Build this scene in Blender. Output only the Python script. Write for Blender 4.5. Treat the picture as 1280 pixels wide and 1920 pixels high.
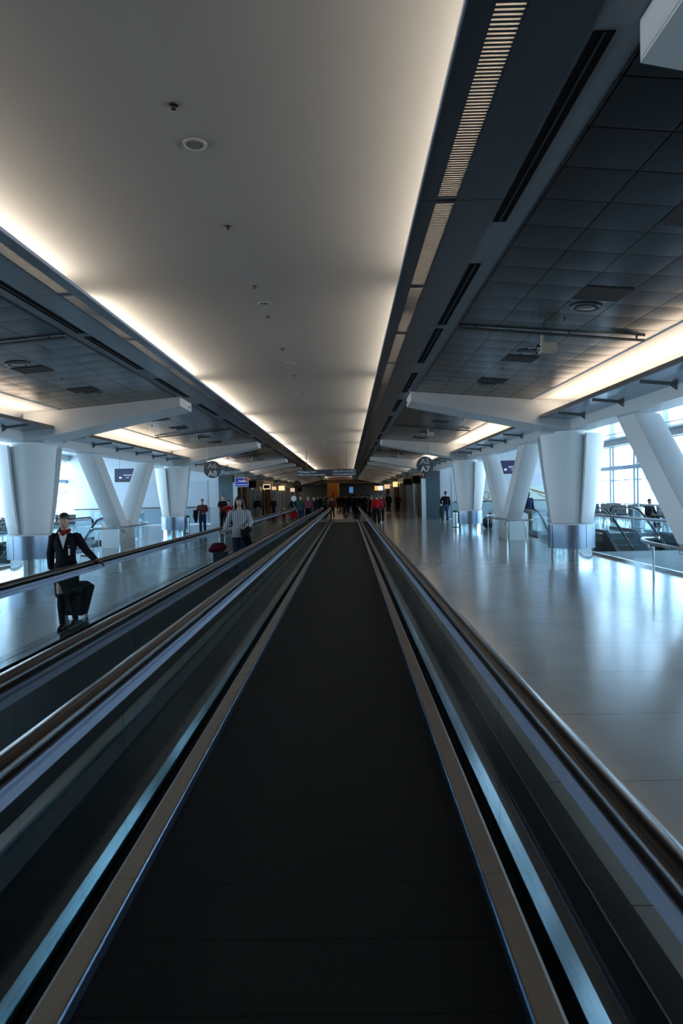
import bpy, bmesh, math, random
from math import sin, cos, pi, radians, sqrt
from mathutils import Vector, Matrix
random.seed(7)
for o in list(bpy.data.objects): bpy.data.objects.remove(o)
SC = bpy.context.scene
COL = SC.collection

# ---------------- camera, world, exposure ----------------
H = 1.78
XB = -1.24            # centre line of the building
def make_camera():
    roll = radians(1.2); F = 1280.0
    f = Vector(((651.5-640)/F, (960-927)/F, -1)).normalized()
    x = Vector((cos(roll), sin(roll), 0)); x = (x - f*x.dot(f)).normalized()
    z = x.cross(f)
    M = Matrix((x, f, z))            # rows = world axes seen in camera space -> camera to world
    cam = bpy.data.cameras.new('camera'); o = bpy.data.objects.new('camera', cam); COL.objects.link(o)
    o.matrix_world = Matrix.Translation((0, 0, H)) @ M.to_4x4()
    cam.sensor_fit = 'HORIZONTAL'; cam.sensor_width = 36; cam.lens = 36
    cam.clip_start = 0.05; cam.clip_end = 600
    cam.dof.use_dof = True; cam.dof.focus_distance = 15; cam.dof.aperture_fstop = 9
    SC.camera = o
make_camera()
SC.view_settings.view_transform = 'Standard'; SC.view_settings.look = 'None'
SC.view_settings.gamma = 1; SC.view_settings.use_curve_mapping = False
SC.view_settings.exposure = 0.0
SKY = 11.8; COVE = 80; SIDE = 82; COVE_COL = (1.0, .79, .58); SIDE_COL = (1.0, .77, .56)
w = bpy.data.worlds.new('sky'); SC.world = w; w.use_nodes = True
nt = w.node_tree; nt.nodes.clear()
out = nt.nodes.new('ShaderNodeOutputWorld'); bg = nt.nodes.new('ShaderNodeBackground')
tc = nt.nodes.new('ShaderNodeTexCoord'); sep = nt.nodes.new('ShaderNodeSeparateXYZ'); rp = nt.nodes.new('ShaderNodeValToRGB')
nt.links.new(tc.outputs['Generated'], sep.inputs[0]); nt.links.new(sep.outputs['Z'], rp.inputs['Fac'])
cr = rp.color_ramp; cr.elements[0].position = 0.0; cr.elements[0].color = (.50, .72, .92, 1)
cr.elements[1].position = .10; cr.elements[1].color = (.60, .80, 1.0, 1)
nt.links.new(rp.outputs[0], bg.inputs['Color']); bg.inputs['Strength'].default_value = SKY
nt.links.new(bg.outputs[0], out.inputs[0])
SC.cycles.use_denoising = True
SC.cycles.max_bounces = 10; SC.cycles.diffuse_bounces = 4; SC.cycles.glossy_bounces = 5
SC.cycles.transparent_max_bounces = 24; SC.cycles.transmission_bounces = 6
SC.cycles.sample_clamp_indirect = 12; SC.cycles.caustics_reflective = False; SC.cycles.caustics_refractive = False
def area(name, loc, sx, sy, energy, col, rot=(0, 0, 0), portal=False):
    l = bpy.data.lights.new(name, 'AREA'); l.shape = 'RECTANGLE'; l.size = sx; l.size_y = sy
    l.energy = energy; l.color = col
    o = bpy.data.objects.new(name, l); COL.objects.link(o); o.location = loc; o.rotation_euler = rot
    if portal: l.cycles.is_portal = True
    return o
for sd in (-1, 1):    # daylight enters through the two window walls
    area('window_portal', (XB + sd*17.7, 16, 2.2), 4.4, 61, 1, (1, 1, 1), (0, sd*pi/2, 0), True)

# ---------------- helpers ----------------
class MB:
    def __init__(s): s.v = []; s.f = []
    def add(s, vs, fs):
        n = len(s.v); s.v += [tuple(v) for v in vs]; s.f += [tuple(i+n for i in f) for f in fs]; return s
    def box(s, x0, x1, y0, y1, z0, z1):
        return s.add([(x0,y0,z0),(x1,y0,z0),(x1,y1,z0),(x0,y1,z0),(x0,y0,z1),(x1,y0,z1),(x1,y1,z1),(x0,y1,z1)],
              [(0,3,2,1),(4,5,6,7),(0,1,5,4),(1,2,6,5),(2,3,7,6),(3,0,4,7)])
    def obox(s, c, ax, ay, az):       # oriented box: centre and three half vectors
        c, ax, ay, az = map(Vector, (c, ax, ay, az))
        vs = [c+i*ax+j*ay+k*az for k in (-1,1) for i, j in ((-1,-1),(1,-1),(1,1),(-1,1))]
        return s.add(vs, [(0,3,2,1),(4,5,6,7),(0,1,5,4),(1,2,6,5),(2,3,7,6),(3,0,4,7)])
    def prism_y(s, pr, y0, y1):       # profile in x,z extruded along y
        n = len(pr)
        return s.add([(x,y0,z) for x, z in pr]+[(x,y1,z) for x, z in pr],
              [tuple(range(n)), tuple(range(2*n-1, n-1, -1))]+[(i, (i+1)%n, n+(i+1)%n, n+i) for i in range(n)])
    def prism_x(s, pr, x0, x1):       # profile in y,z extruded along x
        n = len(pr)
        return s.add([(x0,y,z) for y, z in pr]+[(x1,y,z) for y, z in pr],
              [tuple(range(n)), tuple(range(2*n-1, n-1, -1))]+[(i, (i+1)%n, n+(i+1)%n, n+i) for i in range(n)])
    def rings(s, rings, cap=True, closed=True):
        n = len(rings[0]); vs = [p for r in rings for p in r]; fs = []
        for k in range(len(rings)-1):
            for i in range(n if closed else n-1):
                j = (i+1) % n; fs.append((k*n+i, k*n+j, (k+1)*n+j, (k+1)*n+i))
        if cap: fs += [tuple(range(n-1, -1, -1)), tuple(range((len(rings)-1)*n, len(rings)*n))]
        return s.add(vs, fs)
    def lathe(s, pr, cx=0, cy=0, n=32, a0=0, a1=2*pi):
        full = abs(a1-a0-2*pi) < 1e-6
        m = n if full else n+1
        return s.rings([[(cx+r*cos(a0+(a1-a0)*i/n), cy+r*sin(a0+(a1-a0)*i/n), z) for i in range(m)] for r, z in pr], cap=full, closed=full)
    def tube(s, path, r, n=10, side=(0,0,1), cap=True):   # r: radius or (rx, ry) or a list of them
        P = [Vector(p) for p in path]; R = r if isinstance(r, list) else [r]*len(P); rings = []
        for k, p in enumerate(P):
            t = (P[min(k+1, len(P)-1)]-P[max(k-1, 0)]).normalized()
            u = Vector(side); u = u-t*u.dot(t)
            if u.length < .05: u = Vector((0,1,0)); u = u-t*u.dot(t)
            u.normalize(); v = t.cross(u)
            a, b = R[k] if isinstance(R[k], tuple) else (R[k], R[k])
            rings.append([p+u*a*cos(2*pi*i/n)+v*b*sin(2*pi*i/n) for i in range(n)])
        return s.rings(rings, cap)
    def ball(s, c, r, n=14, m=9):
        r = r if isinstance(r, tuple) else (r, r, r)
        rings = [[(c[0]+r[0]*sin(pi*k/m)*cos(2*pi*i/n), c[1]+r[1]*sin(pi*k/m)*sin(2*pi*i/n), c[2]-r[2]*cos(pi*k/m)) for i in range(n)] for k in range(1, m)]
        return s.rings(rings)
    def mirror(s): s.v = [(-x, y, z) for x, y, z in s.v]; return s
    def mesh(s, name, smooth=False, bevel=0):
        me = bpy.data.meshes.new(name); me.from_pydata(s.v, [], s.f)
        bm = bmesh.new(); bm.from_mesh(me); bmesh.ops.recalc_face_normals(bm, faces=bm.faces)
        if bevel: bmesh.ops.bevel(bm, geom=bm.edges[:], offset=bevel, segments=2, affect='EDGES', profile=.5, clamp_overlap=True)
        bm.to_mesh(me); bm.free()
        if smooth:
            for p in me.polygons: p.use_smooth = True
            try: me.set_sharp_from_angle(angle=radians(40))
            except Exception: pass
        return me
    def build(s, name, mat, parent=None, smooth=False, bevel=0):
        me = s.mesh(name, smooth, bevel); me.materials.append(mat)
        o = bpy.data.objects.new(name, me); COL.objects.link(o)
        if parent: o.parent = parent
        return o
def thing(name, label, cat, loc=(0,0,0), rz=0, group=None):
    o = bpy.data.objects.new(name, None); COL.objects.link(o); o.location = loc; o.rotation_euler = (0, 0, rz)
    o.empty_display_size = .1
    return tag(o, label, cat, group)
def tag(o, label, cat, group=None, kind=None):
    o['label'] = label; o['category'] = cat
    if group: o['group'] = group
    if kind: o['kind'] = kind
    return o
def struct(o, label, cat='structure'):
    return tag(o, label, cat, None, 'structure')
def copy_tree(o, parent=None, mats=None):
    c = o.copy(); COL.objects.link(c); c.parent = parent
    for ch in o.children: copy_tree(ch, c)
    return c
ORD = ['first','second','third','fourth','fifth','sixth','seventh','eighth','ninth','tenth','eleventh','twelfth','thirteenth','fourteenth',
       'fifteenth','sixteenth','seventeenth','eighteenth','nineteenth','twentieth']
def ordn(i):
    if i < 20: return ORD[i]
    t = ['twenty','thirty','forty','fifty'][(i+1)//10-2]; r = (i+1) % 10
    return {'twenty':'twentieth','thirty':'thirtieth','forty':'fortieth','fifty':'fiftieth'}[t] if r == 0 else t+'-'+ORD[r-1]
SN = {1: 'right', -1: 'left'}
def sx(side, s): return XB + side*s

# ---------------- materials ----------------
def mat(name, col, rough=.5, metal=0.0, spec=.5, emit=None, es=0, coat=0, alpha=None, noise=0, nscale=8, bump=0, bscale=60):
    m = bpy.data.materials.new(name); m.use_nodes = True; n = m.node_tree.nodes; b = n['Principled BSDF']; L = m.node_tree.links
    b.inputs['Base Color'].default_value = (*col, 1); b.inputs['Roughness'].default_value = rough
    b.inputs['Metallic'].default_value = metal; b.inputs['Specular IOR Level'].default_value = spec
    if coat: b.inputs['Coat Weight'].default_value = coat; b.inputs['Coat Roughness'].default_value = .08
    if emit: b.inputs['Emission Color'].default_value = (*emit, 1); b.inputs['Emission Strength'].default_value = es
    g = n.new('ShaderNodeNewGeometry')
    if noise:
        t = n.new('ShaderNodeTexNoise'); t.inputs['Scale'].default_value = nscale; L.new(g.outputs['Position'], t.inputs['Vector'])
        mx = n.new('ShaderNodeMix'); mx.data_type = 'RGBA'; L.new(t.outputs['Fac'], mx.inputs['Factor'])
        mx.inputs['A'].default_value = (*[c*(1-noise) for c in col], 1); mx.inputs['B'].default_value = (*[min(1, c*(1+noise)) for c in col], 1)
        L.new(mx.outputs['Result'], b.inputs['Base Color'])
    if bump:
        t = n.new('ShaderNodeTexNoise'); t.inputs['Scale'].default_value = bscale; L.new(g.outputs['Position'], t.inputs['Vector'])
        bp = n.new('ShaderNodeBump'); bp.inputs['Strength'].default_value = bump; bp.inputs['Distance'].default_value = .01
        L.new(t.outputs['Fac'], bp.inputs['Height']); L.new(bp.outputs[0], b.inputs['Normal'])
    return m
def nodes(m): return m.node_tree.nodes, m.node_tree.links, m.node_tree.nodes['Principled BSDF']
def glass_mat(name, tint, reflect=1.0, rough=0.0):
    m = bpy.data.materials.new(name); m.use_nodes = True; n = m.node_tree.nodes; L = m.node_tree.links; n.clear()
    o = n.new('ShaderNodeOutputMaterial'); t = n.new('ShaderNodeBsdfTransparent'); g = n.new('ShaderNodeBsdfGlossy'); mx = n.new('ShaderNodeMixShader')
    fr = n.new('ShaderNodeFresnel'); ge = n.new('ShaderNodeNewGeometry'); io = n.new('ShaderNodeMapRange'); io.inputs['To Min'].default_value = 1.45; io.inputs['To Max'].default_value = 1/1.45
    L.new(ge.outputs['Backfacing'], io.inputs['Value']); L.new(io.outputs[0], fr.inputs['IOR'])
    mu = n.new('ShaderNodeMath'); mu.operation = 'MULTIPLY'; mu.inputs[1].default_value = reflect
    t.inputs['Color'].default_value = (*tint, 1); g.inputs['Roughness'].default_value = rough; g.inputs['Color'].default_value = (.9, .97, 1, 1)
    L.new(fr.outputs[0], mu.inputs[0]); L.new(mu.outputs[0], mx.inputs[0]); L.new(t.outputs[0], mx.inputs[1]); L.new(g.outputs[0], mx.inputs[2]); L.new(mx.outputs[0], o.inputs[0])
    return m
def tile_mat(name, col, w_, h_, mortar, line, rough, metal, offx=0, offy=0, var=.06, tilt=0.0, dish=0.0, spec=.5):
    m = mat(name, col, rough, metal); n, L, b = nodes(m); g = [x for x in n if x.type == 'NEW_GEOMETRY'][0]
    mp = n.new('ShaderNodeMapping'); mp.inputs['Location'].default_value = (offx, offy, 0); L.new(g.outputs['Position'], mp.inputs['Vector'])
    br = n.new('ShaderNodeTexBrick'); br.offset = 0; br.inputs['Scale'].default_value = 1
    br.inputs['Brick Width'].default_value = w_; br.inputs['Row Height'].default_value = h_; br.inputs['Mortar Size'].default_value = mortar
    br.inputs['Mortar Smooth'].default_value = .1; br.inputs['Bias'].default_value = 0
    br.inputs['Color1'].default_value = (*[c*(1-var) for c in col], 1); br.inputs['Color2'].default_value = (*[c*(1+var) for c in col], 1)
    br.inputs['Mortar'].default_value = (*line, 1); L.new(mp.outputs[0], br.inputs['Vector']); L.new(br.outputs['Color'], b.inputs['Base Color'])
    bp = n.new('ShaderNodeBump'); bp.inputs['Strength'].default_value = .6; bp.inputs['Distance'].default_value = .004; bp.invert = True
    L.new(br.outputs['Fac'], bp.inputs['Height'])
    sm = n.new('ShaderNodeMath'); sm.operation = 'MULTIPLY_ADD'; sm.inputs[1].default_value = -spec; sm.inputs[2].default_value = spec
    L.new(br.outputs['Fac'], sm.inputs[0]); L.new(sm.outputs[0], b.inputs['Specular IOR Level'])
    if dish:      # every panel sags a little in the middle
        sp = n.new('ShaderNodeSeparateXYZ'); L.new(mp.outputs[0], sp.inputs[0]); par = []
        for ax, ww in (('X', w_), ('Y', h_)):
            d1 = n.new('ShaderNodeMath'); d1.operation = 'DIVIDE'; d1.inputs[1].default_value = ww; L.new(sp.outputs[ax], d1.inputs[0])
            d2 = n.new('ShaderNodeMath'); d2.operation = 'FRACT'; L.new(d1.outputs[0], d2.inputs[0])
            d3 = n.new('ShaderNodeMath'); d3.operation = 'MULTIPLY_ADD'; d3.inputs[1].default_value = -1; d3.inputs[2].default_value = 1; L.new(d2.outputs[0], d3.inputs[0])
            d4 = n.new('ShaderNodeMath'); d4.operation = 'MULTIPLY'; L.new(d2.outputs[0], d4.inputs[0]); L.new(d3.outputs[0], d4.inputs[1]); par.append(d4.outputs[0])
        ad = n.new('ShaderNodeMath'); L.new(par[0], ad.inputs[0]); L.new(par[1], ad.inputs[1])
        b3 = n.new('ShaderNodeBump'); b3.inputs['Strength'].default_value = 1; b3.inputs['Distance'].default_value = dish
        L.new(ad.outputs[0], b3.inputs['Height']); L.new(bp.outputs[0], b3.inputs['Normal']); bp = b3
    if tilt:      # each panel is slightly dished, so its reflection bends
        t = n.new('ShaderNodeTexNoise'); t.inputs['Scale'].default_value = 1.6; L.new(g.outputs['Position'], t.inputs['Vector'])
        b2 = n.new('ShaderNodeBump'); b2.inputs['Strength'].default_value = tilt; b2.inputs['Distance'].default_value = .05
        L.new(t.outputs['Fac'], b2.inputs['Height']); L.new(bp.outputs[0], b2.inputs['Normal']); L.new(b2.outputs[0], b.inputs['Normal'])
    else: L.new(bp.outputs[0], b.inputs['Normal'])
    return m
M = {}
M['plaster'] = mat('ceiling_plaster', (.355, .39, .42), .85, noise=.02, nscale=2)
M['white'] = mat('white_paint', (.78, .80, .81), .45, noise=.02, nscale=1.5)
M['clad'] = mat('white_cladding', (.80, .82, .83), .34, noise=.02, nscale=1)
M['wallwhite'] = mat('white_wall_panel', (.62, .66, .70), .35)
M['soffit'] = tile_mat('soffit_metal', (.08, .10, .12), 50, 2.417, .006, (.01, .01, .012), .28, .55, 0, -3.5+2.417*4, .03)
M['channel'] = mat('channel_paint', (.25, .27, .29), .5)
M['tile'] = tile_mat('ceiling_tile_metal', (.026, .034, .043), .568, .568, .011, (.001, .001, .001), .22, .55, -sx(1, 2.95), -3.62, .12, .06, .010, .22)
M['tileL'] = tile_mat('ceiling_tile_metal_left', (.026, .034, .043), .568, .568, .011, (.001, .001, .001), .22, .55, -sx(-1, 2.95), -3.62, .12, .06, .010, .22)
M['dark_tile'] = mat('vent_tile_dark', (.022, .018, .017), .6)
M['blueglass'] = tile_mat('blue_soffit_panel', (.22, .32, .44), 20, 4.2, .01, (.02, .02, .02), .14, .8, 0, 0, .05)
M['steel'] = mat('brushed_steel', (.52, .55, .58), .26, 1.0)
M['steel_dark'] = mat('dark_steel', (.20, .19, .18), .3, .9)
M['chrome'] = mat('polished_steel', (.72, .74, .76), .12, 1.0)
M['drum'] = mat('drum_metal', (.30, .34, .42), .28, .75)
M['alu'] = mat('rail_aluminium', (.42, .50, .66), .36, .5)
m = bpy.data.materials.new('frosted_acrylic'); m.use_nodes = True; n_ = m.node_tree.nodes; n_.clear()
o_ = n_.new('ShaderNodeOutputMaterial'); t_ = n_.new('ShaderNodeBsdfTranslucent'); t_.inputs['Color'].default_value = (.62, .60, .58, 1); m.node_tree.links.new(t_.outputs[0], o_.inputs[0]); M['acrylic'] = m
M['rubber'] = mat('handrail_rubber', (.008, .0045, .003), .24, 0, .38)
M['black'] = mat('black_plastic', (.008, .008, .009), .4)
M['gasket'] = mat('black_gasket', (.004, .004, .005), .8, spec=.1)
M['deck'] = mat('deck_metal', (.36, .29, .245), .42, .75, noise=.04, nscale=3)
M['skirt'] = mat('skirt_metal', (.10, .13, .19), .25, .85)
M['band'] = mat('clamp_steel', (.10, .155, .19), .22, .9, bump=.04, bscale=3)
M['clad_dark'] = mat('dark_cladding', (.012, .014, .015), .18)
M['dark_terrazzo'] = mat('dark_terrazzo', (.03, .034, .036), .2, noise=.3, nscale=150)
M['glass'] = glass_mat('balustrade_glass', (.86, .915, .925), .6)
M['glass_clear'] = glass_mat('railing_glass', (.85, .92, .94), .5)
M['glass_window'] = glass_mat('window_glass', (.93, .96, .97), .5)
M['glass_edge'] = mat('glass_edge', (.25, .42, .40), .2)
M['mullion'] = mat('window_mullion', (.45, .55, .64), .4, .2)
M['slate'] = mat('slate_panel', (.05, .085, .10), .2)
M['brown'] = mat('brown_panel', (.09, .045, .025), .45, noise=.2, nscale=3)
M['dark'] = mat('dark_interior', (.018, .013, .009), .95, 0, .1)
M['stone_grey'] = mat('grey_panel', (.18, .19, .20), .25, .4)
M['orange'] = mat('orange_panel', (.55, .20, .02), .45, noise=.1, nscale=2)
M['redp'] = mat('red_figure', (.45, .05, .02), .5)
M['signgrey'] = mat('sign_face', (.05, .055, .062), .4)
M['signwhite'] = mat('sign_lettering', (.7, .72, .74), .5)
M['signhalf'] = mat('sign_face_upper', (.075, .08, .087), .4)
M['lettergrey'] = mat('grey_lettering', (.42, .43, .44), .5)
M['cream'] = mat('projector_cream', (.62, .60, .50), .4)
M['skin'] = mat('skin', (.42, .24, .17), .5)
M['skin_dark'] = mat('skin_dark', (.16, .08, .05), .5)
M['hair'] = mat('dark_hair', (.012, .009, .008), .5)
M['hair_grey'] = mat('brown_hair', (.06, .04, .03), .5)
M['navy'] = mat('navy_wool', (.006, .007, .012), .75, 0, .12)
M['blackcloth'] = mat('black_cloth', (.008, .008, .009), .85, 0, .12)
M['jeans'] = mat('blue_denim', (.03, .055, .11), .85, 0, .12)
M['khaki'] = mat('khaki_cloth', (.24, .20, .14), .85, 0, .12)
M['redcloth'] = mat('red_cloth', (.35, .008, .012), .8, 0, .12)
M['scarf'] = mat('dark_red_scarf', (.16, .008, .012), .7, 0, .12)
M['maroon'] = mat('maroon_cloth', (.10, .012, .02), .8, 0, .12)
M['green'] = mat('green_cloth', (.02, .05, .035), .85, 0, .12)
M['bluecloth'] = mat('blue_cloth', (.02, .035, .075), .85, 0, .12)
M['whitecloth'] = mat('white_cloth', (.65, .68, .72), .8)
M['shoe'] = mat('black_leather', (.006, .006, .006), .35)
M['leaf'] = mat('green_lid', (.05, .14, .03), .6)
M['seatblack'] = mat('black_vinyl', (.010, .011, .013), .4)

def cloth_pattern(name, a, b_, kind):
    m = mat(name, a, .8); n, L, b = nodes(m); tcn = n.new('ShaderNodeTexCoord')
    wv = n.new('ShaderNodeTexWave'); wv.wave_type = 'BANDS'; wv.bands_direction = 'X' if kind != 'h' else 'Z'
    wv.inputs['Scale'].default_value = 6.5 if kind == 'v' else 2.4; wv.inputs['Distortion'].default_value = .6
    L.new(tcn.outputs['Object'], wv.inputs['Vector'])
    mx = n.new('ShaderNodeMix'); mx.data_type = 'RGBA'; mx.inputs['A'].default_value = (*a, 1); mx.inputs['B'].default_value = (*b_, 1)
    fac = wv.outputs['Fac']
    if kind == 'p':
        w2 = n.new('ShaderNodeTexWave'); w2.bands_direction = 'Z'; w2.inputs['Scale'].default_value = 2.6; L.new(tcn.outputs['Object'], w2.inputs['Vector'])
        mu = n.new('ShaderNodeMath'); mu.operation = 'MULTIPLY'; L.new(wv.outputs['Fac'], mu.inputs[0]); L.new(w2.outputs['Fac'], mu.inputs[1]); fac = mu.outputs[0]
    L.new(fac, mx.inputs['Factor']); L.new(mx.outputs['Result'], b.inputs['Base Color'])
    return m
M['stripe'] = cloth_pattern('striped_blouse', (.46, .48, .52), (.10, .11, .14), 'v')
M['plaid'] = cloth_pattern('plaid_shirt', (.14, .02, .02), (.02, .02, .035), 'p')
M['redstripe'] = cloth_pattern('red_striped_cloth', (.30, .015, .02), (.02, .02, .03), 'h')

def floor_mat():
    m = mat('terrazzo_floor', (.30, .30, .29), .17, 0, .6); n, L, b = nodes(m); g = [x for x in n if x.type == 'NEW_GEOMETRY'][0]
    mp = n.new('ShaderNodeMapping'); mp.inputs['Location'].default_value = (-1.17-.0, -2.88+1.25*20, 0); L.new(g.outputs['Position'], mp.inputs['Vector'])
    br = n.new('ShaderNodeTexBrick'); br.offset = 0; br.inputs['Scale'].default_value = 1; br.inputs['Brick Width'].default_value = 3.9
    br.inputs['Row Height'].default_value = 1.25; br.inputs['Mortar Size'].default_value = .004; br.inputs['Mortar Smooth'].default_value = 0
    br.inputs['Color1'].default_value = (1, 1, 1, 1); br.inputs['Color2'].default_value = (1, 1, 1, 1); br.inputs['Mortar'].default_value = (.12, .12, .12, 1)
    L.new(mp.outputs[0], br.inputs['Vector'])
    t = n.new('ShaderNodeTexNoise'); t.inputs['Scale'].default_value = 160; t.inputs['Detail'].default_value = 3; L.new(g.outputs['Position'], t.inputs['Vector'])
    t2 = n.new('ShaderNodeTexNoise'); t2.inputs['Scale'].default_value = 1.3; L.new(g.outputs['Position'], t2.inputs['Vector'])
    ad = n.new('ShaderNodeMath'); ad.operation = 'ADD'; L.new(t.outputs['Fac'], ad.inputs[0]); L.new(t2.outputs['Fac'], ad.inputs[1])
    rp = n.new('ShaderNodeValToRGB'); rp.color_ramp.elements[0].position = .7; rp.color_ramp.elements[0].color = (.29, .29, .28, 1)
    rp.color_ramp.elements[1].position = 1.3 if False else 1.0; rp.color_ramp.elements[1].color = (.36, .355, .345, 1); L.new(ad.outputs[0], rp.inputs[0])
    mx = n.new('ShaderNodeMix'); mx.data_type = 'RGBA'; mx.blend_type = 'MULTIPLY'; mx.inputs['Factor'].default_value = 1
    L.new(rp.outputs[0], mx.inputs['A']); L.new(br.outputs['Color'], mx.inputs['B']); L.new(mx.outputs['Result'], b.inputs['Base Color'])
    # gentle waviness of the polished surface and worn patches
    mr = n.new('ShaderNodeMapRange'); mr.inputs['To Min'].default_value = .13; mr.inputs['To Max'].default_value = .19; L.new(t2.outputs['Fac'], mr.inputs['Value']); L.new(mr.outputs[0], b.inputs['Roughness'])
    t3 = n.new('ShaderNodeTexNoise'); t3.inputs['Scale'].default_value = 1.1; L.new(g.outputs['Position'], t3.inputs['Vector'])
    bp = n.new('ShaderNodeBump'); bp.inputs['Strength'].default_value = .016; bp.inputs['Distance'].default_value = .05; L.new(t3.outputs['Fac'], bp.inputs['Height']); L.new(bp.outputs[0], b.inputs['Normal'])
    return m
M['floor'] = floor_mat()
def belt_mat():
    m = mat('pallet_belt', (.02, .02, .021), .6, 0, .12); n, L, b = nodes(m); g = [x for x in n if x.type == 'NEW_GEOMETRY'][0]
    sp = n.new('ShaderNodeSeparateXYZ'); L.new(g.outputs['Position'], sp.inputs[0])
    def fr(sock, freq, off=0):
        a = n.new('ShaderNodeMath'); a.operation = 'MULTIPLY_ADD'; a.inputs[1].default_value = freq; a.inputs[2].default_value = off; L.new(sock, a.inputs[0])
        f = n.new('ShaderNodeMath'); f.operation = 'FRACT'; L.new(a.outputs[0], f.inputs[0]); return f.outputs[0]
    gx = fr(sp.outputs['X'], 1/.0085); gy = fr(sp.outputs['Y'], 1/.4, .3)
    c1 = n.new('ShaderNodeMath'); c1.operation = 'GREATER_THAN'; c1.inputs[1].default_value = .5; L.new(gx, c1.inputs[0])
    c2 = n.new('ShaderNodeMath'); c2.operation = 'GREATER_THAN'; c2.inputs[1].default_value = .03; L.new(gy, c2.inputs[0])
    mu = n.new('ShaderNodeMath'); mu.operation = 'MULTIPLY'; L.new(c1.outputs[0], mu.inputs[0]); L.new(c2.outputs[0], mu.inputs[1])
    mx = n.new('ShaderNodeMix'); mx.data_type = 'RGBA'; L.new(mu.outputs[0], mx.inputs['Factor'])
    mx.inputs['A'].default_value = (.004, .004, .004, 1); mx.inputs['B'].default_value = (.020, .019, .0185, 1)
    L.new(mx.outputs['Result'], b.inputs['Base Color']); return m
M['belt'] = belt_mat()

# ---------------- structure ----------------
Y0, YE = -14.0, 118.0
WY = 46.5      # where the window walls end and the shops begin
f = MB(); EX0, EX1, EY0, EY1 = 8.24, 13.4, 19.4, 27.2      # stair well openings, as distance s from the centre line
for sd in (-1, 1):
    a = lambda s: sx(sd, s)
    def q(s0, s1, y0, y1): f.box(min(a(s0), a(s1)), max(a(s0), a(s1)), y0, y1, -.3, 0)
    q(0, EX0, Y0, YE); q(EX0, EX1, Y0, EY0); q(EX0, EX1, EY1, YE); q(EX1, 18.4, Y0, YE)
struct(f.build('floor', M['floor']), 'pale polished terrazzo floor of the concourse', 'floor')
# stair wells below the floor
for sd in (-1, 1):
    a = lambda s: sx(sd, s)
    x0, x1 = sorted((a(EX0), a(EX1)))
    b = MB(); b.box(x0-.05, x0, EY0, EY1, -5, -.3).box(x1, x1+.05, EY0, EY1, -5, -.3).box(x0, x1, EY0-.05, EY0, -5, -.3).box(x0, x1, EY1, EY1+.05, -5, -.3).box(x0, x1, EY0, EY1, -5.05, -5)
    struct(b.build('wall_well_'+SN[sd], M['slate']), 'dark lining of the escalator well on the %s side' % SN[sd], 'wall')
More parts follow.
